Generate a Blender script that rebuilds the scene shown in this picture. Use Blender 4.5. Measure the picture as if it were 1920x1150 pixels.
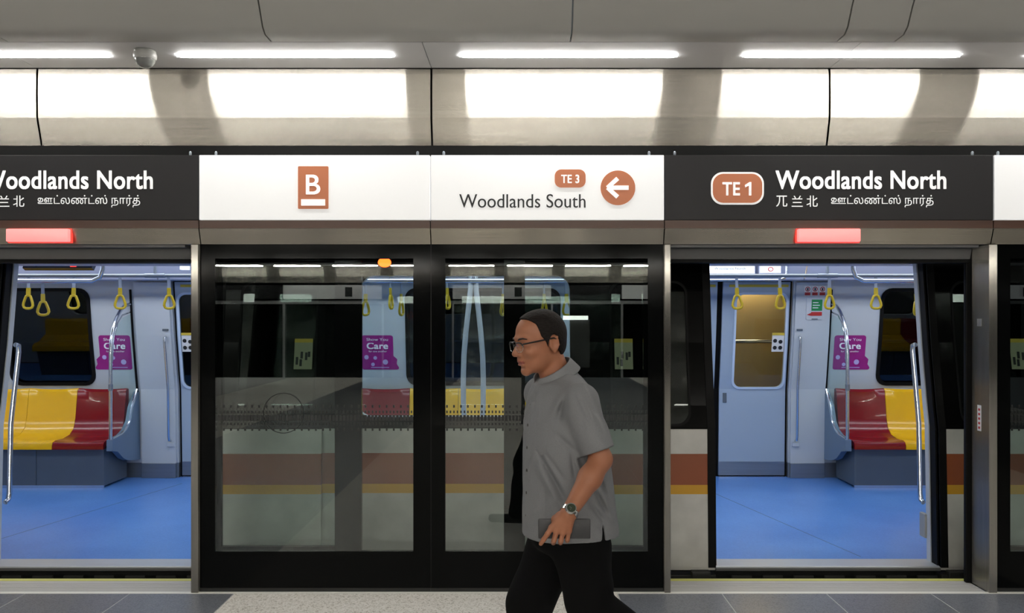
import bpy, bmesh, math, random
import numpy as np
from mathutils import Vector, Matrix

random.seed(7)
for o in list(bpy.data.objects):
    bpy.data.objects.remove(o)
SC = bpy.context.scene
COL = SC.collection

# ------------------------------------------------------------------ camera
F = 1555.0            # focal length in pixels of the 1920 wide frame
VX, VY, EYE = 975.0, 600.0, 1.6
cam_data = bpy.data.cameras.new('camera')
cam = bpy.data.objects.new('camera', cam_data)
COL.objects.link(cam)
cam_data.sensor_width = 36.0
cam_data.lens = F / 1920 * 36.0
cam_data.shift_x = -(VX - 960) / 1920
cam_data.shift_y = (VY - 575) / 1920
cam_data.clip_start = 0.05
cam_data.clip_end = 200
cam.location = (0, 0, EYE)
cam.rotation_euler = (math.radians(90), math.radians(0.0), 0)
SC.camera = cam

# ------------------------------------------------------------------ world
world = bpy.data.worlds.new('world')
SC.world = world
world.use_nodes = True
world.node_tree.nodes['Background'].inputs[0].default_value = (0.62, 0.66, 0.68, 1)
world.node_tree.nodes['Background'].inputs[1].default_value = 0.10

# ------------------------------------------------------------------ exposure
SC.view_settings.view_transform = 'Standard'
SC.view_settings.look = 'None'
SC.view_settings.exposure = 0.0
SC.view_settings.gamma = 1.0
SC.view_settings.use_curve_mapping = False
STRIP = 62.0          # platform edge linear lamps
FILL = 15.0             # added fill lamps behind the camera
CAR = 8.0             # train ceiling lamps


# ------------------------------------------------------------------ helpers
def s2l(c):
    return tuple(((v / 255) / 12.92 if v / 255 <= 0.04045 else ((v / 255 + 0.055) / 1.055) ** 2.4) for v in c) + (1,)


def P(px, py, Y):
    return Vector(((px - VX) / F * Y, Y, EYE - (py - VY) / F * Y))


def X_(px, Y):
    return (px - VX) / F * Y


def Z_(py, Y):
    return EYE - (py - VY) / F * Y


MATS = {}


def pmat(name, rgb, rough=0.5, metal=0.0, noise=0.0, nscale=20, bump=0.0, emit=None, estr=0.0, coat=0.0, spec=0.5, stretch=None):
    if name in MATS:
        return MATS[name]
    m = bpy.data.materials.new(name)
    m.use_nodes = True
    nt = m.node_tree
    b = nt.nodes['Principled BSDF']
    col = s2l(rgb)
    b.inputs['Base Color'].default_value = col
    b.inputs['Roughness'].default_value = rough
    b.inputs['Metallic'].default_value = metal
    b.inputs['Specular IOR Level'].default_value = spec
    b.inputs['Coat Weight'].default_value = coat
    if noise or bump:
        tc = nt.nodes.new('ShaderNodeTexCoord')
        mp = nt.nodes.new('ShaderNodeMapping')
        if stretch:
            mp.inputs['Scale'].default_value = stretch
        nt.links.new(tc.outputs['Object'], mp.inputs[0])
        n = nt.nodes.new('ShaderNodeTexNoise')
        n.inputs['Scale'].default_value = nscale
        n.inputs['Detail'].default_value = 5
        nt.links.new(mp.outputs[0], n.inputs['Vector'])
        if noise:
            r = nt.nodes.new('ShaderNodeMapRange')
            r.inputs['From Min'].default_value = 0.25
            r.inputs['From Max'].default_value = 0.75
            r.inputs['To Min'].default_value = 1 - noise
            r.inputs['To Max'].default_value = 1 + noise
            nt.links.new(n.outputs['Fac'], r.inputs['Value'])
            mul = nt.nodes.new('ShaderNodeVectorMath')
            mul.operation = 'SCALE'
            mul.inputs[0].default_value = col[:3]
            nt.links.new(r.outputs[0], mul.inputs['Scale'])
            nt.links.new(mul.outputs[0], b.inputs['Base Color'])
        if bump:
            bp = nt.nodes.new('ShaderNodeBump')
            bp.inputs['Strength'].default_value = bump
            bp.inputs['Distance'].default_value = 0.01
            nt.links.new(n.outputs['Fac'], bp.inputs['Height'])
            nt.links.new(bp.outputs[0], b.inputs['Normal'])
    if emit is not None:
        b.inputs['Emission Color'].default_value = s2l(emit)
        b.inputs['Emission Strength'].default_value = estr
    MATS[name] = m
    return m


def glass(name, tint, ior=2.0, rough=0.0):
    m = bpy.data.materials.new(name)
    m.use_nodes = True
    nt = m.node_tree
    nt.nodes.remove(nt.nodes['Principled BSDF'])
    out = nt.nodes['Material Output']
    tr = nt.nodes.new('ShaderNodeBsdfTransparent')
    tr.inputs[0].default_value = (*tint, 1)
    gl = nt.nodes.new('ShaderNodeBsdfAnisotropic')
    gl.inputs['Roughness'].default_value = rough
    gl.inputs['Color'].default_value = (0.9, 0.95, 0.93, 1)
    fr = nt.nodes.new('ShaderNodeFresnel')
    fr.inputs[0].default_value = ior
    mx = nt.nodes.new('ShaderNodeMixShader')
    geo = nt.nodes.new('ShaderNodeNewGeometry')
    inv = nt.nodes.new('ShaderNodeMath')
    inv.operation = 'SUBTRACT'
    inv.inputs[0].default_value = 1.0
    nt.links.new(geo.outputs['Backfacing'], inv.inputs[1])
    mu = nt.nodes.new('ShaderNodeMath')
    mu.operation = 'MULTIPLY'
    nt.links.new(fr.outputs[0], mu.inputs[0])
    nt.links.new(inv.outputs[0], mu.inputs[1])
    nt.links.new(mu.outputs[0], mx.inputs[0])
    nt.links.new(tr.outputs[0], mx.inputs[1])
    nt.links.new(gl.outputs[0], mx.inputs[2])
    nt.links.new(mx.outputs[0], out.inputs[0])
    MATS[name] = m
    return m


def brushed(name, rgb, rough=0.26, aniso=0.83, tangent=(1, 0, 0)):
    """stainless steel brushed along x: scatters in the plane across the brushing"""
    m = bpy.data.materials.new(name)
    m.use_nodes = True
    nt = m.node_tree
    nt.nodes.remove(nt.nodes['Principled BSDF'])
    out = nt.nodes['Material Output']
    g = nt.nodes.new('ShaderNodeBsdfAnisotropic')
    g.distribution = 'GGX'
    g.inputs['Roughness'].default_value = rough
    g.inputs['Anisotropy'].default_value = aniso
    tg = nt.nodes.new('ShaderNodeCombineXYZ')
    for i in range(3):
        tg.inputs[i].default_value = tangent[i]
    nt.links.new(tg.outputs[0], g.inputs['Tangent'])
    tc = nt.nodes.new('ShaderNodeTexCoord')
    mp = nt.nodes.new('ShaderNodeMapping')
    sc = (1.2, 160, 160) if tangent[0] else (160, 160, 1.2)
    mp.inputs['Scale'].default_value = sc
    n = nt.nodes.new('ShaderNodeTexNoise')
    n.inputs['Scale'].default_value = 1.6
    n.inputs['Detail'].default_value = 4
    nt.links.new(tc.outputs['Object'], mp.inputs[0])
    nt.links.new(mp.outputs[0], n.inputs['Vector'])
    c = s2l(rgb)
    r = nt.nodes.new('ShaderNodeMapRange')
    r.inputs['From Min'].default_value = 0.3
    r.inputs['From Max'].default_value = 0.7
    r.inputs['To Min'].default_value = 0.86
    r.inputs['To Max'].default_value = 1.12
    nt.links.new(n.outputs['Fac'], r.inputs['Value'])
    mul = nt.nodes.new('ShaderNodeVectorMath')
    mul.operation = 'SCALE'
    mul.inputs[0].default_value = c[:3]
    nt.links.new(r.outputs[0], mul.inputs['Scale'])
    nt.links.new(mul.outputs[0], g.inputs['Color'])
    d = nt.nodes.new('ShaderNodeBsdfDiffuse')
    d.inputs[0].default_value = s2l((150, 145, 136))
    mx = nt.nodes.new('ShaderNodeMixShader')
    mx.inputs[0].default_value = 0.10
    nt.links.new(g.outputs[0], mx.inputs[1])
    nt.links.new(d.outputs[0], mx.inputs[2])
    nt.links.new(mx.outputs[0], out.inputs[0])
    MATS[name] = m
    return m


# platform materials
brushed('brushed_steel', (196, 190, 180))
brushed('brushed_upright', (150, 147, 140), tangent=(0, 0, 1))
brushed('brushed_beam', (150, 144, 134))
pmat('soffit_white', (196, 196, 198), 0.45, noise=0.03, nscale=2)
pmat('ceiling_grey', (168, 167, 162), 0.5, noise=0.04, nscale=1.5)
pmat('joint_dark', (25, 25, 25), 0.8)
pmat('lamp_white', (255, 255, 255), 0.4, emit=(255, 253, 248), estr=STRIP)
pmat('lamp_fill', (255, 255, 255), 0.4, emit=(255, 250, 240), estr=FILL)
pmat('car_lamp', (255, 255, 255), 0.4, emit=(240, 246, 255), estr=CAR)
pmat('white_trim', (225, 225, 225), 0.4)
pmat('sign_dark', (35, 34, 36), 0.45, spec=.25, noise=0.04, nscale=3)
pmat('sign_white', (244, 244, 244), 0.35, emit=(250, 250, 252), estr=0.27)
pmat('print_white', (250, 250, 250), 0.4, emit=(255, 255, 255), estr=0.35)
pmat('print_black', (28, 30, 32), 0.5)
pmat('line_brown', (190, 112, 74), 0.4, emit=(205, 122, 82), estr=0.10)
pmat('stripe_brown', (74, 42, 24), 0.35)
pmat('red_lamp', (255, 150, 145), 0.3, emit=(255, 140, 138), estr=1.0)
pmat('red_lens', (255, 60, 50), 0.3, emit=(255, 60, 50), estr=1.1)
pmat('orange_lamp', (255, 140, 60), 0.3, emit=(255, 96, 30), estr=5.0)
pmat('frit_black', (9, 10, 10), 0.08, spec=0.06)
pmat('rubber_black', (12, 12, 12), 0.6, spec=.15)
pmat('black_metal', (22, 22, 22), 0.35, spec=0.4)
pmat('dark_grey_metal', (92, 92, 92), 0.45, noise=0.04, nscale=2)
pmat('frit_ring', (8, 12, 11), 0.3)
pmat('sill_grey', (186, 184, 180), 0.4, noise=0.05, nscale=6, stretch=(0.4, 12, 12))
pmat('sill_edge', (228, 226, 220), 0.35)
pmat('yellow_line', (206, 204, 110), 0.5)
pmat('plastic_white', (160, 160, 156), 0.35)
pmat('dome_smoke', (120, 122, 120), 0.08, spec=0.9)
pmat('paper_white', (222, 222, 218), 0.5)
pmat('paper_dull', (168, 170, 140), 0.5)  # notice paper in a darker, yellower tone than paper_white
pmat('red_print', (178, 44, 44), 0.5)
glass('screen_glass', (0.90, 0.935, 0.925), 1.8)
glass('door_glass', (0.85, 0.885, 0.875), 1.5)

# train materials
pmat('car_silver', (204, 202, 197), 0.38, metal=0.12, noise=0.16, nscale=5, bump=0.02)
pmat('car_brown', (146, 72, 32), 0.4, noise=0.05, nscale=6)
pmat('car_yellow', (214, 160, 34), 0.4)
pmat('car_black', (8, 8, 8), 0.12, spec=0.06)
pmat('car_wall', (192, 198, 202), 0.4)
pmat('car_ceiling', (200, 204, 212), 0.45)
pmat('car_cove', (176, 180, 198), 0.4)
pmat('car_door', (160, 176, 192), 0.36)
pmat('car_door_frame', (196, 212, 230), 0.4)
pmat('car_steel', (138, 146, 154), 0.34, metal=0.7, noise=0.06, nscale=4, stretch=(0.5, 10, 10))
pmat('chrome', (215, 220, 226), 0.16, metal=1.0)
pmat('car_threshold', (198, 202, 206), 0.34, metal=0.3, noise=0.05, nscale=8, stretch=(0.3, 14, 14))
pmat('seat_red', (128, 14, 24), 0.22, coat=0.3)
pmat('seat_yellow', (232, 180, 20), 0.22, coat=0.3)
pmat('bench_grey', (86, 96, 106), 0.42, noise=0.05, nscale=5)
pmat('partition_grey', (104, 124, 144), 0.4)
pmat('strap_yellow', (214, 184, 22), 0.3, coat=0.2)
pmat('strap_web', (168, 178, 192), 0.7)
pmat('poster_purple', (156, 30, 128), 0.4, noise=0.12, nscale=4)
pmat('poster_lilac', (190, 176, 226), 0.4)
pmat('sign_green', (26, 130, 70), 0.45)
pmat('display_lit', (240, 244, 255), 0.3, emit=(235, 242, 255), estr=1.0)
pmat('display_dark', (24, 30, 44), 0.2)
pmat('notice_yellow', (206, 180, 60), 0.5)
pmat('tunnel_wall', (196, 172, 120), 0.55, noise=0.12, nscale=3)
pmat('tunnel_dark', (52, 54, 56), 0.8, noise=0.15, nscale=3)
pmat('underframe', (46, 46, 44), 0.6, noise=0.2, nscale=9)
glass('car_window_dark', (0.20, 0.23, 0.25), 1.5)
glass('car_window_near', (0.90, 0.94, 0.93), 1.45)
glass('car_window_clear', (0.80, 0.82, 0.80), 1.45)
glass('partition_glass', (0.90, 0.97, 0.96), 1.2)


def floor_blue():
    m = pmat('car_floor', (62, 122, 214), 0.32)
    nt = m.node_tree
    b = nt.nodes['Principled BSDF']
    tc = nt.nodes.new('ShaderNodeTexCoord')
    n = nt.nodes.new('ShaderNodeTexNoise')
    n.inputs['Scale'].default_value = 90
    n.inputs['Detail'].default_value = 3
    n2 = nt.nodes.new('ShaderNodeTexNoise')
    n2.inputs['Scale'].default_value = 1.6
    n2.inputs['Detail'].default_value = 3
    nt.links.new(tc.outputs['Object'], n.inputs['Vector'])
    nt.links.new(tc.outputs['Object'], n2.inputs['Vector'])
    ad = nt.nodes.new('ShaderNodeMath')
    ad.operation = 'ADD'
    nt.links.new(n.outputs['Fac'], ad.inputs[0])
    nt.links.new(n2.outputs['Fac'], ad.inputs[1])
    r = nt.nodes.new('ShaderNodeMapRange')
    r.inputs['From Min'].default_value = 0.7
    r.inputs['From Max'].default_value = 1.3
    nt.links.new(ad.outputs[0], r.inputs['Value'])
    mx = nt.nodes.new('ShaderNodeMix')
    mx.data_type = 'RGBA'
    mx.inputs[6].default_value = s2l((80, 132, 208))
    mx.inputs[7].default_value = s2l((104, 156, 224))
    nt.links.new(r.outputs[0], mx.inputs[0])
    nt.links.new(mx.outputs[2], b.inputs['Base Color'])


floor_blue()


def granite(name, base, dark, light, scale, rough):
    m = pmat(name, base, rough)
    nt = m.node_tree
    b = nt.nodes['Principled BSDF']
    tc = nt.nodes.new('ShaderNodeTexCoord')
    v = nt.nodes.new('ShaderNodeTexVoronoi')
    v.inputs['Scale'].default_value = scale
    n = nt.nodes.new('ShaderNodeTexNoise')
    n.inputs['Scale'].default_value = scale * 0.35
    n.inputs['Detail'].default_value = 4
    geo = nt.nodes.new('ShaderNodeNewGeometry')
    nt.links.new(geo.outputs['Position'], v.inputs['Vector'])
    nt.links.new(geo.outputs['Position'], n.inputs['Vector'])
    sep = nt.nodes.new('ShaderNodeSeparateColor')
    nt.links.new(v.outputs['Color'], sep.inputs[0])
    mm = nt.nodes.new('ShaderNodeMath')
    mm.operation = 'MULTIPLY_ADD'
    nt.links.new(n.outputs['Fac'], mm.inputs[0])
    mm.inputs[1].default_value = 0.8
    nt.links.new(sep.outputs[0], mm.inputs[2])
    cr = nt.nodes.new('ShaderNodeValToRGB')
    cr.color_ramp.elements[0].position = 0.3
    cr.color_ramp.elements[0].color = s2l(dark)
    cr.color_ramp.elements[1].position = 1.15
    cr.color_ramp.elements[1].color = s2l(light)
    e = cr.color_ramp.elements.new(0.55)
    e.color = s2l(base)
    nt.links.new(mm.outputs[0], cr.inputs[0])
    nt.links.new(cr.outputs[0], b.inputs['Base Color'])


granite('granite_light', (206, 200, 190), (150, 142, 130), (236, 232, 226), 130, 0.35)
granite('granite_dark', (92, 96, 104), (74, 78, 86), (116, 118, 124), 160, 0.30)
pmat('grout', (186, 186, 184), 0.8)


# ------------------------------------------------------------------ mesh builder
WLOC = {}


def wloc(o):
    return WLOC.get(o.name, Vector((0, 0, 0)))


class MB:
    def __init__(s):
        s.v, s.f = [], []

    def add(s, vs, fs):
        n = len(s.v)
        s.v += [Vector(v) for v in vs]
        s.f += [tuple(i + n for i in f) for f in fs]
        return s

    def box(s, x0, x1, y0, y1, z0, z1, bev=0.0):
        if bev > 0:
            bev = min(bev, abs(x1 - x0) * .45, abs(y1 - y0) * .45, abs(z1 - z0) * .45)
            bm = bmesh.new()
            bmesh.ops.create_cube(bm, size=1)
            for v in bm.verts:
                v.co = Vector(((x0 + x1) / 2 + v.co.x * (x1 - x0), (y0 + y1) / 2 + v.co.y * (y1 - y0), (z0 + z1) / 2 + v.co.z * (z1 - z0)))
            bmesh.ops.bevel(bm, geom=bm.edges[:], offset=bev, segments=2, profile=0.5, affect='EDGES')
            return s.addbm(bm)
        vs = [(x0, y0, z0), (x1, y0, z0), (x1, y1, z0), (x0, y1, z0), (x0, y0, z1), (x1, y0, z1), (x1, y1, z1), (x0, y1, z1)]
        return s.add(vs, [(0, 3, 2, 1), (4, 5, 6, 7), (0, 1, 5, 4), (1, 2, 6, 5), (2, 3, 7, 6), (3, 0, 4, 7)])

    def addbm(s, bm):
        bm.verts.index_update()
        s.add([v.co.copy() for v in bm.verts], [tuple(v.index for v in f.verts) for f in bm.faces])
        bm.free()
        return s

    def prism(s, pts, axis, a, b):
        """closed polygon pts (2d) extruded along axis from a to b; axis x: pts=(y,z); y: pts=(x,z); z: pts=(x,y)"""
        def m(p, t):
            return {'x': (t, p[0], p[1]), 'y': (p[0], t, p[1]), 'z': (p[0], p[1], t)}[axis]
        n = len(pts)
        vs = [m(p, a) for p in pts] + [m(p, b) for p in pts]
        fs = [tuple(range(n - 1, -1, -1)), tuple(range(n, 2 * n))]
        fs += [(i, (i + 1) % n, n + (i + 1) % n, n + i) for i in range(n)]
        return s.add(vs, fs)

    def tube(s, pts, r, n=12, caps=True, radii=None):
        pts = [Vector(p) for p in pts]
        rings = []
        up = None
        for i, p in enumerate(pts):
            t = (pts[min(i + 1, len(pts) - 1)] - pts[max(i - 1, 0)]).normalized()
            if up is None:
                up = Vector((0, 0, 1)) if abs(t.z) < 0.9 else Vector((1, 0, 0))
            u = (up - t * up.dot(t)).normalized()
            w = t.cross(u)
            up = u
            rr = radii[i] if radii else r
            rings.append([p + (u * math.cos(2 * math.pi * k / n) + w * math.sin(2 * math.pi * k / n)) * rr for k in range(n)])
        vs = [v for rg in rings for v in rg]
        fs = []
        for i in range(len(pts) - 1):
            for k in range(n):
                a, b = i * n + k, i * n + (k + 1) % n
                fs.append((a, b, b + n, a + n))
        if caps:
            fs.append(tuple(range(n - 1, -1, -1)))
            fs.append(tuple((len(pts) - 1) * n + k for k in range(n)))
        return s.add(vs, fs)

    def lathe(s, prof, c, n=24, axis='z'):
        vs, fs = [], []
        for r, h in prof:
            for k in range(n):
                a = 2 * math.pi * k / n
                q = (r * math.cos(a), r * math.sin(a), h)
                if axis == 'y':
                    q = (q[0], q[2], q[1])
                vs.append((c[0] + q[0], c[1] + q[1], c[2] + q[2]))
        for i in range(len(prof) - 1):
            for k in range(n):
                a, b = i * n + k, i * n + (k + 1) % n
                fs.append((a, b, b + n, a + n))
        fs.append(tuple(range(n)))
        fs.append(tuple((len(prof) - 1) * n + k for k in range(n)))
        return s.add(vs, fs)

    def build(s, name, mat, parent=None, smooth=False, fixn=True):
        me = bpy.data.meshes.new(name)
        if parent is not None:
            off = wloc(parent)
            loc = Vector((0, 0, 0))
        else:
            mn = Vector([min(v[i] for v in s.v) for i in range(3)])
            mxx = Vector([max(v[i] for v in s.v) for i in range(3)])
            off = Vector(((mn.x + mxx.x) / 2, (mn.y + mxx.y) / 2, mn.z))
            loc = off
        me.from_pydata([v - off for v in s.v], [], s.f)
        me.update()
        if fixn:
            bm = bmesh.new()
            bm.from_mesh(me)
            bmesh.ops.recalc_face_normals(bm, faces=bm.faces)
            bm.to_mesh(me)
            bm.free()
        if smooth:
            me.shade_smooth()
            try:
                me.set_sharp_from_angle(angle=math.radians(38))
            except Exception:
                pass
        me.materials.append(MATS[mat] if isinstance(mat, str) else mat)
        o = bpy.data.objects.new(name, me)
        COL.objects.link(o)
        if parent is not None:
            o.parent = parent
            WLOC[o.name] = off.copy()
        else:
            o.location = loc
            WLOC[o.name] = off.copy()
        return o


def tag(o, label=None, cat=None, group=None, kind=None):
    if label:
        o['label'] = label
    if cat:
        o['category'] = cat
    if group:
        o['group'] = group
    if kind:
        o['kind'] = kind
    return o


def thing(name, loc, label=None, cat=None, group=None, kind=None):
    o = bpy.data.objects.new(name, None)
    COL.objects.link(o)
    o.location = loc
    o.empty_display_size = 0.1
    WLOC[o.name] = Vector(loc)
    return tag(o, label, cat, group, kind)


def copy_tree(o, loc=None, parent=None):
    c = o.copy()
    COL.objects.link(c)
    if parent:
        c.parent = parent
        WLOC[c.name] = wloc(parent) + Vector(c.location)
    if loc is not None:
        c.location = loc
        WLOC[c.name] = Vector(loc)
    for ch in o.children:
        copy_tree(ch, None, c)
    return c


def rrect(x0, x1, z0, z1, r, n=5):
    pts = []
    for cx, cz, a0 in ((x1 - r, z1 - r, 0), (x0 + r, z1 - r, 90), (x0 + r, z0 + r, 180), (x1 - r, z0 + r, 270)):
        for k in range(n + 1):
            a = math.radians(a0 + 90 * k / n)
            pts.append((cx + r * math.cos(a), cz + r * math.sin(a)))
    return pts


def rect(x0, x1, z0, z1):
    return [(x1, z1), (x0, z1), (x0, z0), (x1, z0)]


def sheet(outer, holes, yfn, thick, cuts=()):
    """plate in (x,z) with holes; y = yfn(z); thickness added along +y. returns MB"""
    bm = bmesh.new()
    edges = []
    for loop in [outer] + list(holes):
        vs = [bm.verts.new((p[0], 0, p[1])) for p in loop]
        for i in range(len(vs)):
            edges.append(bm.edges.new((vs[i], vs[(i + 1) % len(vs)])))
    bmesh.ops.triangle_fill(bm, edges=edges, use_beauty=True, normal=(0, -1, 0))
    for c in cuts:
        bmesh.ops.bisect_plane(bm, geom=bm.verts[:] + bm.edges[:] + bm.faces[:], plane_co=(0, 0, c), plane_no=(0, 0, 1))
    r = bmesh.ops.extrude_face_region(bm, geom=bm.faces[:])
    new = {g for g in r['geom'] if isinstance(g, bmesh.types.BMVert)}
    for v in bm.verts:
        v.co.y = yfn(v.co.z) + (thick if v in new else 0)
    return MB().addbm(bm)


def text(body, mat, box, Y, parent, name='lettering', bold=0.0, rows=70):
    """flat lettering fitted to the box (x0,x1,z0,z1), facing -y; outlines filled row by row with non-zero winding"""
    cu = bpy.data.curves.new(name, 'FONT')
    cu.body = body
    cu.size = 1
    cu.fill_mode = 'NONE'
    cu.space_character = 1.0 + bold * 1.6
    o = bpy.data.objects.new(name, cu)
    COL.objects.link(o)
    dg = bpy.context.evaluated_depsgraph_get()
    me = bpy.data.meshes.new_from_object(o.evaluated_get(dg))
    bpy.data.objects.remove(o)
    co = np.array([v.co[:2] for v in me.vertices])
    ed = np.array([e.vertices[:] for e in me.edges])
    bpy.data.meshes.remove(me)
    a, b = co[ed[:, 0]], co[ed[:, 1]]
    my0, my1 = co[:, 1].min(), co[:, 1].max()
    dy = bold * .55

    def scan(y):
        up = (a[:, 1] <= y) & (b[:, 1] > y)
        dn = (b[:, 1] <= y) & (a[:, 1] > y)
        k = up | dn
        if not k.any():
            return []
        t = (y - a[k, 1]) / (b[k, 1] - a[k, 1])
        xs = a[k, 0] + t * (b[k, 0] - a[k, 0])
        w = np.where(up[k], 1, -1)
        o_ = np.argsort(xs)
        out, acc, st = [], 0, 0
        for q in o_:
            if acc == 0:
                st = xs[q]
            acc += w[q]
            if acc == 0:
                out.append((st - bold * .8, xs[q] + bold * .8))
        return out
    spans = []
    h = (my1 - my0 + 2 * dy) / rows
    for r in range(rows):
        y = my0 - dy + (r + .5) * h
        sp = scan(y + 1e-5)
        if dy > h * .5:
            sp = sp + scan(y - dy) + scan(y + dy)
        sp.sort()
        mg = []
        for p in sp:
            if mg and p[0] <= mg[-1][1]:
                mg[-1] = (mg[-1][0], max(mg[-1][1], p[1]))
            else:
                mg.append(p)
        spans += [(r, p[0], p[1]) for p in mg]
    mx0, mx1 = min(p[1] for p in spans), max(p[2] for p in spans)
    x0, x1, z0, z1 = box
    sx, sz = (x1 - x0) / (mx1 - mx0), (z1 - z0) / rows
    vs, fs = [], []
    for r, p, q in spans:
        n = len(vs)
        xa, xb_ = x0 + (p - mx0) * sx, x0 + (q - mx0) * sx
        vs += [(xa, Y, z0 + r * sz), (xb_, Y, z0 + r * sz), (xb_, Y, z0 + (r + 1) * sz), (xa, Y, z0 + (r + 1) * sz)]
        fs.append((n, n + 1, n + 2, n + 3))
    m = MB().add(vs, fs).build(name, mat, parent, fixn=False)
    bm = bmesh.new()
    bm.from_mesh(m.data)
    bmesh.ops.remove_doubles(bm, verts=bm.verts, dist=1e-6)
    bm.to_mesh(m.data)
    bm.free()
    return m


def pbox(px0, py0, px1, py1, Y):
    return (X_(px0, Y), X_(px1, Y), Z_(py1, Y), Z_(py0, Y))


# =================================================================== PLATFORM FLOOR
PER = 4.68
fl = MB().box(-9, 9, -13.2, 4.86, -0.2, -0.0015).build('floor', 'grout')
tag(fl, kind='structure')
tile_me = None


def tile(x0, x1, y0, y1, mat, name):
    m = MB().box(x0 + .004, x1 - .004, y0 + .004, y1 - .004, -0.03, 0.0)
    return m.build(name, mat, fl)


for k in (-1, 0, 1):
    lx0, lx1 = -1.67 + k * PER, 0.57 + k * PER
    tile(max(lx0, -9), min(lx1, 9), -13.2, 4.845, 'granite_light', 'granite_slab')
    w = (lx0 + PER - lx1) / 4
    for i in range(4):
        a = lx1 + i * w
        if a > 8.5:
            continue
        for j in range(10):
            y1 = 4.845 - j * 0.6
            tile(a, a + w, y1 - 0.6, y1, 'granite_dark', 'tile')
    tile(lx1, lx1 + w * 4, -13.2, 4.845 - 6.0, 'granite_dark', 'granite_slab')
edge = MB().box(-9, 9, 4.845, 4.875, -0.03, 0.001).build('trim_1', 'sill_edge')
tag(edge, kind='structure')

# =================================================================== CEILING
SOF = 3.094
ce = MB().box(-9, 9, -10.2, 3.55, 3.9, 4.0).build('ceiling', 'ceiling_grey')
tag(ce, kind='structure')
seams = [-7.5, -5.9, -4.33, -2.75, -1.335, 0.27, 1.70, 2.01, 3.43, 5.0, 6.6, 8.2]
prof = [(4.455, SOF), (4.345, SOF), (4.30, 3.12), (4.245, 3.205), (4.13, 3.36), (3.95, 3.56), (3.72, 3.74), (3.45, 3.90)]
for i in range(len(seams) - 1):
    a, b = seams[i] + .004, seams[i + 1] - .004
    n = len(prof)
    vs = [(a, y, z) for y, z in prof] + [(b, y, z) for y, z in prof] + [(a, y + .02, z + .03) for y, z in prof] + [(b, y + .02, z + .03) for y, z in prof]
    fs = []
    for j in range(n - 1):
        fs += [(j, j + 1, n + j + 1, n + j), (2 * n + j, 3 * n + j, 3 * n + j + 1, 2 * n + j + 1), (j, 2 * n + j, 2 * n + j + 1, j + 1), (n + j, n + j + 1, 3 * n + j + 1, 3 * n + j)]
    fs += [(0, n, 3 * n, 2 * n), (n - 1, 3 * n - 1, 4 * n - 1, 2 * n - 1)]
    MB().add(vs, fs).build('curved_panel', 'ceiling_grey', ce, smooth=True)
MB().box(-9, 9, 3.5, 5.2, 3.92, 3.95).build('back_board', 'joint_dark', ce)
# soffit with the lamp slots
cs = [-7.5, -5.16, -2.865, -0.526, 1.837, 4.18, 6.5]
lamps = [(-1.941 + k * 1.597, -0.707 + k * 1.597) for k in (-3, -2, -1, 0, 1, 2, 3, 4)]
YL0, YL1 = 4.653, 4.699
for i in range(len(cs) - 1):
    a, b = cs[i] + .002, cs[i + 1] - .002
    m = MB()
    m.box(a, b, 4.462, YL0, SOF, SOF + .02)
    m.box(a, b, YL1, 4.915, SOF, SOF + .02)
    xs = [a]
    for l0, l1 in lamps:
        if l1 > a and l0 < b:
            xs += [max(l0, a), min(l1, b)]
    xs.append(b)
    for j in range(0, len(xs), 2):
        if xs[j + 1] - xs[j] > 0.001:
            m.box(xs[j], xs[j + 1], YL0, YL1, SOF, SOF + .02)
    m.build('soffit_panel', 'soffit_white', ce)
lab = ['far left, mostly beyond the frame', None, 'cut off by the left edge of the frame', 'just right of the dome camera',
       'above the Woodlands South direction sign', 'above the right dark sign', 'cut off by the right edge of the frame', None]
for i, (a, b) in enumerate(lamps):
    if i in (0, 1, 7):
        nm = 'thin white linear soffit lamp outside the frame, ' + {0: 'far left', 1: 'left', 7: 'right'}[i]
    else:
        nm = 'thin white linear soffit lamp, ' + lab[i]
    t = thing('linear_lamp', ((a + b) / 2, 4.675, SOF), nm, 'lamp', 'linear lamps over the platform edge')
    e = .028
    MB().prism([(a + .003, YL0 + .03), (a + .003 + e, YL0 + .003), (b - e, YL0 + .003), (b - .003, YL0 + .03), (b - e, YL1 - .003), (a + e, YL1 - .003)], 'z', SOF - .008, SOF + .012).build('diffuser', 'lamp_white', t)
    MB().box(a - .004, b + .004, YL0 - .004, YL1 + .004, SOF + .02, SOF + .035).build('housing', 'white_trim', t)
# unseen fill lamps added behind the camera to brighten ceiling and platform
for y in (-.2, -4.5, -8.5):
    for x in (-4.6, 0, 4.6):
        t = thing('fill_lamp', (x, y, 3.35), 'long added fill lamp behind the camera, %s row, %s' % ({-.2: 'first', -4.5: 'second', -8.5: 'third'}[y], {-4.6: 'left end', 0: 'middle', 4.6: 'right end'}[x]), 'lamp', 'added fill lamps behind the camera')
        MB().box(x - 1.7, x + 1.7, y - .07, y + .07, 3.35, 3.43).build('diffuser', 'lamp_fill', t)
        for sx in (-1.2, 1.2):
            MB().box(x + sx - .01, x + sx + .01, y - .01, y + .01, 3.42, 3.9).build('hanger', 'white_trim', t)

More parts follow.
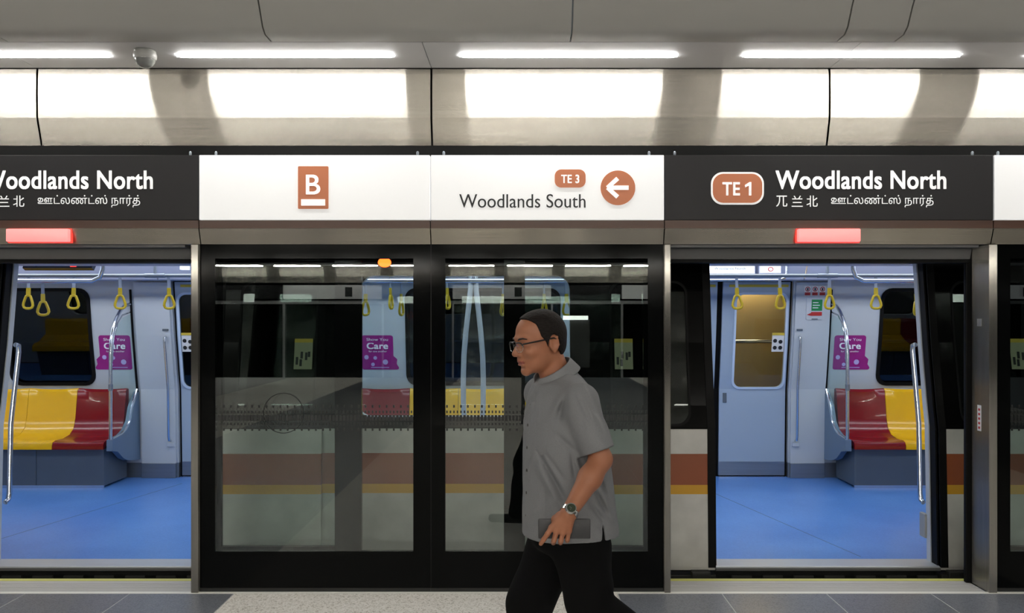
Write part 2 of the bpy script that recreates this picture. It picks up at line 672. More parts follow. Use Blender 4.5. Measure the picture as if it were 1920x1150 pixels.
# dome camera
c = P(272, 112, 4.60)
t = thing('dome_camera', (c.x, 4.60, SOF), 'white dome security camera with smoked lens hanging under the soffit', 'camera')
MB().lathe([(0.055, SOF), (0.058, SOF - .006), (0.056, SOF - .014)], (c.x, 4.60, 0)).build('mount', 'plastic_white', t, smooth=True)
MB().lathe([(0.058, SOF - .013), (0.062, SOF - .025), (0.061, SOF - .040), (0.056, SOF - .050)], (c.x, 4.60, 0)).build('housing', 'plastic_white', t, smooth=True)
pr = [(0.054 * math.cos(math.radians(a)), SOF - .048 - .050 * math.sin(math.radians(a))) for a in range(0, 90, 12)] + [(0.002, SOF - .0985)]
MB().lathe(pr, (c.x, 4.60, 0)).build('lens_dome', 'dome_smoke', t, smooth=True)

# =================================================================== HEADER OF THE SCREEN
clad = thing('steel_cladding', (0, 4.95, 2.62), 'long brushed steel cladding above the signs, reflecting the lamps', 'cladding')
for i in range(len(cs) - 1):
    a, b = cs[i] + .006, cs[i + 1] - .006
    pr = [(4.925, 3.09), (4.92, 3.06), (4.918, 2.95), (4.921, 2.80), (4.925, 2.788), (4.972, 2.632), (4.985, 2.625)]
    n = len(pr)
    vs = [(a, y, z) for y, z in pr] + [(b, y, z) for y, z in pr] + [(a, 5.0, pr[0][1]), (b, 5.0, pr[0][1])]
    fs = [(j, j + 1, n + j + 1, n + j) for j in range(n - 1)]
    fs += [tuple(range(n)) + (2 * n,), tuple(range(n, 2 * n)) + (2 * n + 1,)]
    MB().add(vs, fs).build('panel', 'brushed_steel', clad, smooth=False)
MB().box(-8, 8, 5.0, 5.05, 2.55, 3.12).build('backing', 'joint_dark', clad)
gap = MB().box(-8, 8, 4.90, 4.95, 2.54, 2.63).build('trim_2', 'rubber_black')
tag(gap, kind='structure')
for px in (357, 405, 783, 832, 1217, 1265, 1823, 1871):
    x = X_(px, 4.86)
    MB().lathe([(0.006, 2.565), (0.008, 2.57), (0.008, 2.582), (0.004, 2.588)], (x, 4.86, 0), n=8).build('bolt', 'car_steel', gap)

ST, SB = 2.560, 2.181
XD0, XD1, XW, XE, XR, XR2 = -1.873 - 1.93, -1.872, -0.522, 0.842, 2.760, 4.13
YS = 4.83


def sign(x0, x1, mat, label, name):
    t = thing(name, ((x0 + x1) / 2, YS, SB), label, 'sign')
    MB().box(x0 + .003, x1 - .003, YS, YS + .05, SB, ST, .003).build('panel', mat, t)
    return t


YT = YS - .0022
TAM = '\u0b8a\u0b9f\u0bcd\u0bb2\u0ba3\u0bcd\u0b9f\u0bcd\u0bb8\u0bcd \u0ba8\u0bbe\u0bb0\u0bcd\u0ba4\u0bcd'


def digit_one(px0, py0, px1, py1, t):
    x0, x1, z0, z1 = pbox(px0, py0, px1, py1, YS)
    w, h = x1 - x0, z1 - z0
    MB().prism([(x1 - .38 * w, z0), (x1, z0), (x1, z1), (x1 - .30 * w, z1), (x0, z1 - .22 * h), (x0 + .06 * w, z1 - .40 * h), (x1 - .38 * w, z1 - .26 * h)], 'y', YT - .006, YT - .004).build('lettering', 'print_white', t)


def line_roundel(t, px0, py0, px1, py1, body, tb, border):
    x0, x1, z0, z1 = pbox(px0, py0, px1, py1, YS)
    r = min((z1 - z0), (x1 - x0)) * .36
    if border:
        MB().prism(rrect(x0, x1, z0, z1, r, 7), 'y', YT - .001, YT + .004).build('border', 'print_white', t)
        e = .010
        x0 += e; x1 -= e; z0 += e; z1 -= e
        r *= .9
    MB().prism(rrect(x0, x1, z0, z1, r, 7), 'y', YT - .003, YT + .002).build('line_badge', 'line_brown', t)
    text(body, 'print_white', pbox(*tb, YS), YT - .0045, t, bold=.03)


def north(t, dx):
    line_roundel(t, 1333 + dx, 323, 1432 + dx, 384, 'TE', (1354 + dx, 342, 1387 + dx, 367), True)
    digit_one(1396 + dx, 342, 1408 + dx, 367, t)
    text('Woodlands North', 'print_white', pbox(1454 + dx, 320, 1774 + dx, 355, YS), YT, t, bold=.028)
    for ch, a, b in (('\u5140', 1455, 1476), ('\u5170', 1484, 1505), ('\u5317', 1512, 1533)):
        text(ch, 'print_white', pbox(a + dx, 367, b + dx, 388, YS), YT, t, name='chinese_lettering', bold=.006)
    text(TAM, 'print_white', pbox(1558 + dx, 366, 1750 + dx, 389, YS), YT, t, name='tamil_lettering', bold=0.0)


north(sign(XE, XR, 'sign_dark', 'dark grey station name sign over the right doorway, with brown TE 1 badge', 'station_sign'), 0)
north(sign(XD0, XD1, 'sign_dark', 'dark grey station name sign at the left, cut off by the frame', 'station_sign'), -1487)
t = sign(XD1, XW, 'sign_white', 'white platform sign with a brown letter B badge', 'platform_sign')
x0, x1, z0, z1 = pbox(559, 312, 616, 392, YS)
MB().prism(rrect(x0, x1, z0, z1, .006, 3), 'y', YT - .002, YT + .002).build('platform_badge', 'line_brown', t)
text('B', 'print_white', pbox(574, 328, 601, 365, YS), YT - .004, t, bold=.012)
x0, x1, z0, z1 = pbox(565, 374, 610, 386, YS)
MB().box(x0, x1, YT - .004, YT, z0, z1).build('badge_bar', 'print_white', t)
t = sign(XW, XE, 'sign_white', 'white direction sign to Woodlands South with an arrow pointing left', 'direction_sign')
line_roundel(t, 1040, 318, 1098, 352, 'TE 3', (1052, 328, 1086, 344), False)
text('Woodlands South', 'print_black', pbox(861, 364, 1098, 390, YS), YT, t, bold=.008)
c = P(1158.5, 352.5, YS)
pts = [(c.x + .101 * math.cos(a * math.pi / 24), c.z + .101 * math.sin(a * math.pi / 24)) for a in range(48)]
MB().prism(pts, 'y', YT - .002, YT + .002).build('arrow_roundel', 'line_brown', t)
w = .0125
m = MB().box(c.x - .045, c.x + .062, YT - .005, YT - .001, c.z - w, c.z + w)
for sg in (1, -1):
    a = Vector((c.x - .062, c.z)); b = Vector((c.x - .002, c.z + sg * .054))
    d = (b - a).normalized(); nn = Vector((-d.y, d.x)) * w
    q = [a - nn * .9, b - nn, b + nn, a + nn * .9]
    m.prism([(p.x, p.y) for p in q], 'y', YT - .005 - .0004, YT - .001)
m.build('arrow', 'print_white', t)
sign(XR, XR2, 'sign_white', 'blank white sign panel cut off by the right edge', 'platform_sign')

# stripe and steel band
xb = [XD0 - 1.2, XD0, XD1, XW, XE, XR, XR2]
names = ['beyond the left edge of the frame', 'under the left dark sign', 'under the B sign', 'under the Woodlands South sign', 'under the right dark sign', 'at the right edge of the frame']
for i in range(6):
    a, b = xb[i] + .003, xb[i + 1] - .003
    t = thing('header_beam', ((a + b) / 2, YS, 2.04), 'brushed steel header beam with a brown stripe ' + names[i], 'beam', 'header beams under the signs')
    MB().prism([(YS + .004, SB - .001), (YS + .006, 2.134), (YS + .06, 2.134), (YS + .06, SB - .001)], 'x', a, b).build('stripe', 'stripe_brown', t)
    MB().prism([(YS + .004, 2.133), (YS + .034, 2.044), (YS + .09, 2.044), (YS + .06, 2.133)], 'x', a, b).build('beam', 'brushed_beam', t)
for px, lb in ((1552.5, 'glowing red door warning lamp over the right doorway'), (74, 'glowing red door warning lamp over the left doorway')):
    x0, x1, z0, z1 = pbox(px - 58, 430, px + 58, 454, YS)
    t = thing('warning_lamp', ((x0 + x1) / 2, YS, z0), lb, 'lamp', 'red door warning lamps')
    MB().box(x0, x1, YS - .028, YS + .012, z0, z1, .006).build('lens', 'red_lamp', t, smooth=True)
    MB().box(x0 - .006, x1 + .006, YS + .001, YS + .02, z0 - .005, z1 + .004, .003).build('surround', 'red_lens', t)

# header box over the doorways: inner fascia
for k, nm in ((0, 'right'), (-1, 'left')):
    a, b = .885 + k * PER, 2.705 + k * PER
    t = thing('door_header', ((a + b) / 2, 5.0, 1.95), 'dark grey door track header over the %s doorway' % nm, 'beam', 'door track headers')
    MB().box(a, b, 4.89, 5.02, 2.028, 2.05).build('cover', 'dark_grey_metal', t)
    MB().prism([(4.965, 2.026), (4.985, 1.965), (5.08, 1.965), (5.08, 2.026)], 'x', a, b).build('fascia', 'dark_grey_metal', t)
    MB().box(a, b, 5.0, 5.09, 1.945, 1.964).build('brush_seal', 'rubber_black', t)

# =================================================================== SCREEN DOORS
YG = 4.88


def flat(Y):
    return lambda z: Y


def fixed_unit(off, left_label, right_label, only_left=False):
    # left half and right half of a fixed screen section
    for side, (a, b, ca, cb, lb) in enumerate(((-1.882, -.526, -1.795, -.628, left_label), (-.522, .842, -.44, .753, right_label))):
        if only_left and side == 1:
            continue
        a += off; b += off; ca += off; cb += off
        t = thing('screen_panel', ((a + b) / 2, YG, 0), lb, 'screen', 'fixed glass sections of the platform screen')
        sheet(rect(a, b, 0.004, 2.045), [rect(ca, cb, .235, 1.961)], flat(YG), .035).build('black_frame', 'frit_black', t)
        MB().box(ca, cb, YG + .004, YG + .014, .235, 1.961).build('glass', 'screen_glass', t)
        # warning band of printed dots and bars
        dark = MB()
        z0 = Z_(784, YG)
        n = int((cb - ca) / .0205)
        st = (cb - ca) / n
        for i in range(n):
            x = ca + (i + .5) * st
            dark.box(x - .0076, x + .0076, YG - .0005, YG + .0035, z0 - .017, z0 + .017)
            dark.box(x - .0042, x + .0042, YG - .0005, YG + .0035, z0 + .028, z0 + .043)
            dark.box(x - .0042, x + .0042, YG - .0005, YG + .0035, z0 - .043, z0 - .028)
            if i % 2 == 0:
                dark.box(x - .0050, x + .0050, YG - .0005, YG + .0035, z0 + .060, z0 + .076)
                dark.box(x - .0050, x + .0050, YG - .0005, YG + .0035, z0 - .076, z0 - .060)
        o = dark.build('warning_dots', 'frit_ring', t)
        o['kind'] = 'stuff'
        if side == 0:
            cc = P(531, 775, YG)
            ring = []
            for q in range(49):
                an = q * math.pi / 24
                ring.append((cc.x + off + .118 * math.cos(an), YG + .001, cc.z + .118 * math.sin(an)))
            MB().tube(ring, .0026, n=6, caps=False).build('printed_ring', 'frit_ring', t)
        # bottom rail
        MB().box(a, b, YG - .004, YG + .002, .004, .022).build('kick_rail', 'black_metal', t)


fixed_unit(0, 'black framed fixed glass screen panel left of the walking man', 'black framed fixed glass screen panel behind the walking man')
fixed_unit(PER, 'black framed fixed glass screen panel at the right edge of the frame', '', True)
# narrow gap post between the two halves
MB().box(-.526, -.522, YG + .008, YG + .03, 0, 2.045).build('trim_3', 'black_metal')['kind'] = 'structure'

YD = 4.955


def door_leaf(a, b, ca, cb, lb):
    t = thing('sliding_screen_door', ((a + b) / 2, YD, 0), lb, 'door', 'open sliding screen doors')
    sheet(rect(a, b, 0.012, 2.03), [rect(ca, cb, .244, 1.955)], flat(YD), .03).build('frame', 'frit_black', t)
    MB().box(ca, cb, YD + .006, YD + .014, .244, 1.955).build('glass', 'door_glass', t)
    return t


door_leaf(-1.875, -.947, -1.786, -1.107, 'slid open screen door leaf behind the left fixed glass')
door_leaf(-.096, .838, .03, .738, 'slid open screen door leaf behind the walking man')
door_leaf(-1.875 + PER, -.947 + PER, -1.786 + PER, -1.107 + PER, 'slid open screen door leaf at the right edge of the frame')

# jamb posts
for x0, x1, lb, sd in ((-1.926, -1.884, 'slim brushed steel door post left of the centre glass', -1), (.846, .882, 'slim brushed steel door post right of the centre glass', 1),
                       (2.745, 2.794, 'broad brushed steel door post at the right, with red printed sticker', -1)):
    t = thing('door_post', ((x0 + x1) / 2, YS + .03, 0), lb, 'post', 'brushed steel door posts')
    MB().box(x0, x1, YS + .022, YG + .16, 0.0, 2.043, .004).build('post', 'brushed_upright', t)
    xs = x0 if sd < 0 else x1
    if x0 > 2:
        z0, z1 = Z_(808, 4.96), Z_(760, 4.96)
        MB().box(x0 - .0015, x0, 4.935, 4.975, z0, z1).build('sticker', 'paper_white', t)
        for q in range(5):
            zz = z0 + .012 + q * .027
            MB().box(x0 - .0025, x0 - .001, 4.945, 4.965, zz, zz + .014).build('sticker_print', 'red_print', t)
        MB().box(x0 - .004, x0, 4.93, 4.975, Z_(612, 4.96), Z_(598, 4.96), .001).build('latch_plate', 'plastic_white', t)
        MB().box(x0 - .035, x0 + .02, YG + .16, YG + .19, 0.0, 2.03, .006).build('seal', 'rubber_black', t)
    else:
        MB().box(x0 - .002, x1 + .002, YG + .16, YG + .175, 0.0, 2.03, .004).build('seal', 'rubber_black', t)

# door sills on the platform edge
for k, nm in ((0, 'right'), (-1, 'left')):
    a, b = .884 + k * PER, 2.743 + k * PER
    t = thing('door_sill', ((a + b) / 2, 5.0, -.03), 'pale grey metal sill with yellow edge in the %s doorway' % nm, 'sill', 'door sills')
    MB().box(a, b, 4.876, 5.085, -.04, -.002, .002).build('sill_plate', 'sill_grey', t)
    for q in range(5):
        MB().box(a + .01, b - .01, 4.90 + q * .032, 4.904 + q * .032, -.003, 0.0).build('rib', 'sill_grey', t)
    MB().box(a, b, 5.086, 5.13, -.06, -.001, .002).build('edge_line', 'yellow_line', t)
MB().box(-9, 9, 4.876, 5.12, -.6, -.045).build('platform_edge', 'tunnel_dark')['kind'] = 'structure'
tb = MB().box(-12, 12, 5.12, 10.2, -1.3, -1.2).build('track_bed', 'tunnel_dark')
tb['kind'] = 'structure'

# =================================================================== TRAIN
DC = (-2.735, 1.99)       # door centres
HW = .726
PZ = [-.2, 0, .9, 1.04, 1.45, 2.0, 2.4]
PY = [5.39, 5.39, 5.42, 5.45, 5.52, 5.59, 5.72]
CUTS = [0.0, .9, 1.04, 1.45, 2.0]


def yn(z):
    return float(np.interp(z, PZ, PY))


YC = 6.93


def yf(z):
    return 8.42 - (yn(z) - 5.39)


def pick(lo, hi):
    return [c for c in CUTS if lo < c < hi]


train = thing('train_car', (0, YC, -.2), 'silver train car with brown and yellow stripes standing at the platform', 'train')
train_i = thing('train_interior', (0, YC, -.05), 'pale blue interior of the train car with a bright blue floor', 'train interior', kind='structure')
XL, XRR = -8.2, 7.6
body_spans = [(XL, DC[0] - HW), (DC[0] + HW, DC[1] - HW), (DC[1] + HW, XRR)]
# window openings near side per span
wins_near = [[(-6.0, -4.6)], [(-1.08, .336)], [(3.86, 5.3)]]
for (a, b), ws in zip(body_spans, wins_near):
    for z0, z1, mt, nm in ((.0, .47, 'car_silver', 'lower_body_panel'), (.47, .53, 'car_yellow', 'yellow_stripe'), (.53, .73, 'car_brown', 'brown_stripe'), (.73, .89, 'car_silver', 'upper_body_panel')):
        sheet(rect(a, b, z0, z1), [], yn, .05, pick(z0, z1)).build(nm, mt, train)
    holes = [rrect(w0, w1, .96, 1.897, .09) for w0, w1 in ws]
    sheet(rect(a, b, .89, 2.3), holes, yn, .05, pick(.89, 2.3)).build('window_band', 'car_black', train)
    for w0, w1 in ws:
        sheet(rrect(w0 - .02, w1 + .02, .94, 1.917, .09), [], lambda z: yn(z) + .02, .008, pick(.94, 1.917)).build('window_pane', 'car_window_near', train)
    MB().box(a, b, 5.37, 5.40, -.022, -.002, .002).build('sole_bar', 'car_silver', train)
    MB().box(a, b, 5.34, 5.43, -.085, -.045, .005).build('lower_rail', 'underframe', train)
    # bracket by the door
for dcx in DC:
    for sg in (-1, 1):
        x = dcx + sg * (HW + .10)
        MB().box(x - .06, x + .06, 5.32, 5.38, -.10, -.018, .006).build('step_bracket', 'underframe', train)
    # threshold
    MB().box(dcx - HW, dcx + HW, 5.36, 5.53, -.02, .006, .004).build('door_threshold', 'car_threshold', train)
    MB().box(dcx - HW, dcx + HW, 5.352, 5.36, -.022, -.004, .002).build('threshold_lip', 'dark_grey_metal', train)
    for q in range(7):
        xx = dcx - .62 + q * .2
        MB().box(xx, xx + .13, 5.36, 5.38, -.12, -.055, .004).build('step_support', 'underframe', train)
    # door header
    sheet(rect(dcx - HW, dcx + HW, 1.985, 2.3), [], yn, .06, [2.0]).build('door_lintel', 'car_black', train)
    # jamb rubber seals following the profile
    for sg in (-1, 1):
        x0 = dcx + sg * HW
        sheet(rect(min(x0, x0 - sg * .010), max(x0, x0 - sg * .010), 0.0, 1.985), [], lambda z: yn(z) - .012, .07, pick(0, 1.985)).build('door_seal', 'rubber_black', train)
        sheet(rect(min(x0 - sg * .011, x0 - sg * .018), max(x0 - sg * .011, x0 - sg * .018), 0.0, 1.985), [], lambda z: yn(z) + .06, .05, pick(0, 1.985)).build('door_jamb', 'car_wall', train)
MB().box(XL, XRR, 5.5, 8.3, -.20, -.06).build('underframe', 'underframe', train)
# roof
for sgn in (0,):
    pr = [(5.60, 2.3), (5.72, 2.42), (6.1, 2.58), (YC, 2.66), (7.76, 2.58), (8.14, 2.42), (8.26, 2.3), (8.2, 2.3), (8.10, 2.38), (7.7, 2.53), (YC, 2.6), (6.14, 2.53), (5.76, 2.38), (5.66, 2.3)]
    MB().prism(pr, 'x', XL, XRR).build('roof', 'car_black', train)


# open exterior door leaves (outside hung)
def near_leaf(a, b, outer_left):
    g = lambda z: yn(z) - .035
    wa, wb = (a + .06, b - .16) if outer_left else (a + .16, b - .06)
    hole = rrect(wa, wb, .92, 1.85, .08)
    d = sheet(rect(a, b, .89, 1.98), [hole], g, .03, pick(.89, 1.98)).build('door_leaf', 'car_black', train)
    sheet(hole, [], lambda z: g(z) + .004, .006, pick(.92, 1.85)).build('pane', 'car_window_clear', d)
    sheet(rrect(wa - .01, wb + .01, .91, 1.86, .085), [rrect(wa + .004, wb - .004, .924, 1.846, .078)], lambda z: g(z) - .004, .004, pick(.91, 1.86)).build('pane_rim', 'rubber_black', d)
    for z0, z1, mt, nm in ((.0, .47, 'car_silver', 'silver_panel'), (.47, .53, 'car_yellow', 'yellow_stripe'), (.53, .73, 'car_brown', 'brown_stripe'), (.73, .889, 'car_silver', 'silver_panel')):
        sheet(rect(a, b, z0, z1), [], g, .03, pick(z0, z1)).build(nm, mt, d)
    e0, e1 = (b - .048, b) if outer_left else (a, a + .048)
    sheet(rect(e0, e1, 0.0, 1.98), [], lambda z: g(z) - .006, .04, pick(0, 1.98)).build('edge_rubber', 'rubber_black', d)
    sx = wa + .02 if outer_left else wb - .14
    zc = 1.375
    s = sheet(rect(sx, sx + .12, zc - .10, zc + .10), [], lambda z: g(z) - .002, .002, [1.45]).build('notice', 'paper_dull', d)
    sheet(rect(sx, sx + .12, zc + .075, zc + .10), [], lambda z: g(z) - .004, .002, [1.45]).build('notice_bar', 'notice_yellow', d)
    for q, (dx, dz, h) in enumerate(((.02, -.07, .05), (.045, -.08, .045), (.05, -.03, .045), (.08, -.04, .05), (.098, -.02, .035))):
        sheet(rect(sx + dx - .008, sx + dx + .008, zc + dz, zc + dz + h), [], lambda z: g(z) - .004, .002).build('notice_figure', 'print_black', d)
    return d


near_leaf(DC[0] - HW - .72, DC[0] - HW, True)
near_leaf(DC[0] + HW, DC[0] + HW + .72, False)
near_leaf(DC[1] - HW - .72, DC[1] - HW, True)
near_leaf(DC[1] + HW, DC[1] + HW + .72, False)

# orange marker lamp over the middle window
c = P(720, 492, 5.55)
t = thing('marker_lamp', (c.x, 5.58, c.z), 'small glowing orange lamp on the train above the centre window', 'lamp')
m = MB().lathe([(.034, 0), (.034, -.012), (.028, -.026), (.016, -.034), (.003, -.036)], (0, 0, 0), n=16, axis='y')
m.v = [Vector((v.x * 1.3 + c.x, v.y + 5.578, v.z * .95 + c.z)) for v in m.v]
m.build('lens', 'orange_lamp', t, smooth=True)
MB().box(c.x - .045, c.x + .045, 5.578, 5.582, c.z - .035, c.z + .035, .001).build('base', 'black_metal', t)

# ---- interior
MB().box(XL, XRR, 5.53, 8.5, -.06, 0.0).build('floor', 'car_floor', train_i)
for q, (p0, p1) in enumerate((((1.68, 8.1), (2.30, 5.6)), ((-3.3, 8.1), (-3.9, 5.6)))):
    d = Vector((p1[0] - p0[0], p1[1] - p0[1])).normalized()
    nn = Vector((-d.y, d.x)) * .0022
    MB().prism([(p0[0] - nn.x, p0[1] - nn.y), (p1[0] - nn.x, p1[1] - nn.y), (p1[0] + nn.x, p1[1] + nn.y), (p0[0] + nn.x, p0[1] + nn.y)], 'z', 0, .0008).build('floor_joint', 'bench_grey', train_i)
# far wall: spans between door pairs with window holes
wins_far = [[(-5.12, -4.29)], [(-1.13, .39)], [(3.60, 5.02)]]
for (a, b), ws in zip(body_spans, wins_far):
    holes = [rrect(w0, w1, .95, 1.90, .10) for w0, w1 in ws]
    sheet(rect(a, b, .15, 2.02), holes, yf, .05, pick(.15, 2.02)).build('wall_panel', 'car_wall', train_i)
    for w0, w1 in ws:
        sheet(rrect(w0 - .015, w1 + .015, .935, 1.915, .11), [rrect(w0 + .018, w1 - .018, .968, 1.882, .09)], lambda z: yf(z) - .012, .02, pick(.935, 1.915)).build('window_gasket', 'rubber_black', train_i)
        sheet(rrect(w0 - .01, w1 + .01, .94, 1.91, .1), [], lambda z: yf(z) + .02, .006, pick(.94, 1.91)).build('window_pane', 'car_window_dark', train_i)
    MB().box(a, b, yf(0) - .004, yf(0) + .05, 0.0, .15).build('kick_plate', 'car_steel', train_i)
    # near wall inner lining
    hn = [rrect(w0, w1, .96, 1.897, .09) for w0, w1 in dict(zip(map(tuple, body_spans), wins_near))[(a, b)]]
    sheet(rect(a, b, .0, 2.25), hn, lambda z: yn(z) + .06, .05, pick(0, 2.25)).build('wall_lining', 'car_wall', train_i)
# wall pillar bulge beside each far door (slightly proud panel)
for dcx in DC:
    for sg in (-1, 1):
        xa = dcx + sg * (HW + .015)
        xb_ = dcx + sg * (HW + .36)
        x0, x1 = min(xa, xb_), max(xa, xb_)
        sheet(rect(x0, x1, .15, 1.97), [], lambda z: yf(z) - .035, .034, pick(.15, 1.97)).build('door_pillar', 'car_wall', train_i)
        MB().box(x0, x1, yf(0) - .05, yf(0), .0, .15, .004).build('pillar_kick', 'car_steel', train_i)
    # near side door header inside
    sheet(rect(dcx - HW, dcx + HW, 1.985, 2.25), [], lambda z: yn(z) + .07, .04, [2.0]).build('header_lining', 'car_cove', train_i)
    # far doors
    fd = sheet(rect(dcx - HW, dcx + HW, 0.0, 2.0), [rect(dcx + .15, dcx + HW - .05, .90, 1.87), rect(dcx - HW + .05, dcx - .15, .90, 1.87)], lambda z: yf(z) + .055, .02, pick(0, 2.0)).build('door_surround', 'rubber_black', train_i)
    for sg in (-1, 1):
        a, b = (dcx + .028, dcx + HW - .03) if sg > 0 else (dcx - HW + .03, dcx - .028)
        wa, wb = (a + .14, b - .035) if sg > 0 else (a + .035, b - .14)
        hole = rrect(wa, wb, .92, 1.85, .07)
        lf = sheet(rect(a, b, .02, 1.975), [hole], lambda z: yf(z) + .01, .03, pick(.02, 1.975)).build('far_door_leaf', 'car_door', train_i)
        sheet(rrect(wa - .022, wb + .022, .898, 1.872, .085), [rrect(wa, wb, .92, 1.85, .07)], lambda z: yf(z) - .001, .012, pick(.898, 1.872)).build('window_rim', 'car_door_frame', lf)
        sheet(hole, [], lambda z: yf(z) + .02, .006, pick(.92, 1.85)).build('pane', 'car_window_clear' if dcx > 0 else 'car_window_dark', lf)
        sheet(rect(a, b, .02, .16), [], lambda z: yf(z) + .006, .006).build('kick_plate', 'car_steel', lf)
        sheet(rect(a + .06, b - .02, 1.925, 1.95), [], lambda z: yf(z) + .004, .006).build('yellow_strip', 'notice_yellow', lf)
        MB().box(a, b, yf(0) - .02, yf(0) + .05, 0.0, .012).build('door_track', 'chrome', lf)
        hx = a + .035 if sg > 0 else b - .075
        MB().box(hx, hx + .04, yf(.8) + .004, yf(.8) + .012, .76, .86, .003).build('finger_pull', 'bench_grey', lf)
        # notice on the pane
        nx = wb - .125 if sg > 0 else wa + .005
        sheet(rect(nx, nx + .12, 1.28, 1.47), [], lambda z: yf(z) + .012, .003, [1.45]).build('notice', 'paper_white', lf)
        sheet(rect(nx, nx + .12, 1.445, 1.47), [], lambda z: yf(z) + .008, .003, [1.45]).build('notice_bar', 'notice_yellow', lf)
        for q, (dx, dz) in enumerate(((.03, .10), (.085, .09), (.03, .03), (.085, .03))):
            pts = [(nx + dx + .02 * math.cos(v * math.pi / 5), 1.29 + dz + .02 * math.sin(v * math.pi / 5)) for v in range(10)]
            sheet(pts, [], lambda z: yf(z) + .008, .003).build('notice_figure', 'print_black', lf)
# hole behind clear panes: surround has to be open there -> cut by replacing with frame
# ceiling and coves
MB().box(XL, XRR, 5.9, 7.95, 2.27, 2.30).build('ceiling_panel', 'car_ceiling', train_i)
for far in (0, 1):
    def yy(y):
        return y if far else 2 * YC - y
    bounds = [XL, -5.2, -3.46, -2.01, -.37, 1.264, 2.716, 4.0, XRR]
    for i in range(len(bounds) - 1):
        a, b = bounds[i] + .006, bounds[i + 1] - .006
        pr = [(7.925, 1.985), (7.915, 2.0), (7.80, 2.17), (7.72, 2.265), (7.74, 2.28), (7.83, 2.20), (7.95, 2.005), (8.24, 2.005), (8.24, 1.985)]
        MB().prism([(yy(p[0]), p[1]) for p in pr], 'x', a, b).build('cove_panel', 'car_cove', train_i)
for y in (6.35, 7.5):
    MB().box(XL + .2, XRR - .2, y - .09, y + .09, 2.255, 2.272, .003).build('ceiling_lamp', 'car_lamp', train_i)
for x in (XL - .03, XRR):
    MB().box(x, x + .03, 5.6, 8.4, -.06, 2.3).build('end_wall', 'car_wall', train_i)


# ---- benches
def seat_profile(far=True, wave=0.0):
    pr = [(8.335, .905), (8.30, .915), (8.275, .89), (8.262, .80), (8.235, .62), (8.205, .53), (8.13, .475), (8.0, .452), (7.88, .455), (7.835, .44), (7.82, .41), (7.82, .375), (7.845, .372),
          (7.86, .40), (8.0, .415), (8.15, .44), (8.25, .50), (8.30, .62), (8.335, .80)]
    return pr


def bench(x0, x1, n, reds, far, label):
    t = thing('bench', ((x0 + x1) / 2, 8.1 if far else 2 * YC - 8.1, 0), label, 'bench', 'train benches')
    yy = (lambda y: y) if far else (lambda y: 2 * YC - y)
    w = (x1 - x0) / n
    for i in range(n):
        a, b = x0 + i * w + .002, x0 + (i + 1) * w - .002
        pr = seat_profile()
        segs = 8
        vs, fs = [], []
        N = len(pr)
        for k in range(segs + 1):
            u = k / segs
            x = a + (b - a) * u
            dip = -.012 * math.sin(math.pi * u)
            for j, (y, z) in enumerate(pr):
                fr = 1.0 if 3 <= j <= 8 else 0.3
                crest = -.010 * math.sin(math.pi * u) if j <= 2 else 0
                vs.append((x, yy(y - dip * (.9 if 2 < j < 6 else 0)), z + (dip * fr if 5 < j < 10 else 0) + crest))
        for k in range(segs):
            for j in range(N):
                p = k * N + j
                q = k * N + (j + 1) % N
                fs.append((p, q, q + N, p + N))
        fs.append(tuple(range(N)))
        fs.append(tuple(segs * N + j for j in range(N)))
        o = MB().add(vs, fs).build('seat', 'seat_red' if i in reds else 'seat_yellow', t, smooth=True)
        o['label'] = 'glossy red priority seat' if i in reds else 'glossy yellow seat'
    ya, yb = sorted((yy(7.875), yy(8.34)))
    bx0, bx1 = x0 + .02, x1 - .02
    mids = [bx0, bx0 + (bx1 - bx0) * .27, bx1 - (bx1 - bx0) * .27, bx1] if n > 3 else [bx0, (bx0 + bx1) / 2, bx1]
    for i in range(len(mids) - 1):
        MB().box(mids[i] + .002, mids[i + 1] - .002, ya, yb, .02, .372, .004).build('base_panel', 'bench_grey', t)
    f = yy(7.872)
    MB().box(bx0, bx1, min(f, f + .01), max(f, f + .01), 0.0, .028).build('base_trim', 'chrome', t)
    return t


bench(-3.93 - .485 * 5, -3.93, 5, (4,), True, 'bench at far left with yellow seats and a red end seat')
bench(-1.585, .84, 5, (0, 4), True, 'bench seen through the centre window, yellow seats with red ends')
bench(3.155, 3.155 + .485 * 5, 5, (0,), True, 'bench in the right doorway, red end seat beside yellow seats')
bench(-3.93 - .485 * 5, -3.93, 5, (4,), False, 'bench against the near side wall, left of the left doorway')
bench(3.155, 3.155 + .485 * 5, 5, (0, 4), False, 'bench against the near side wall, right of the right doorway')


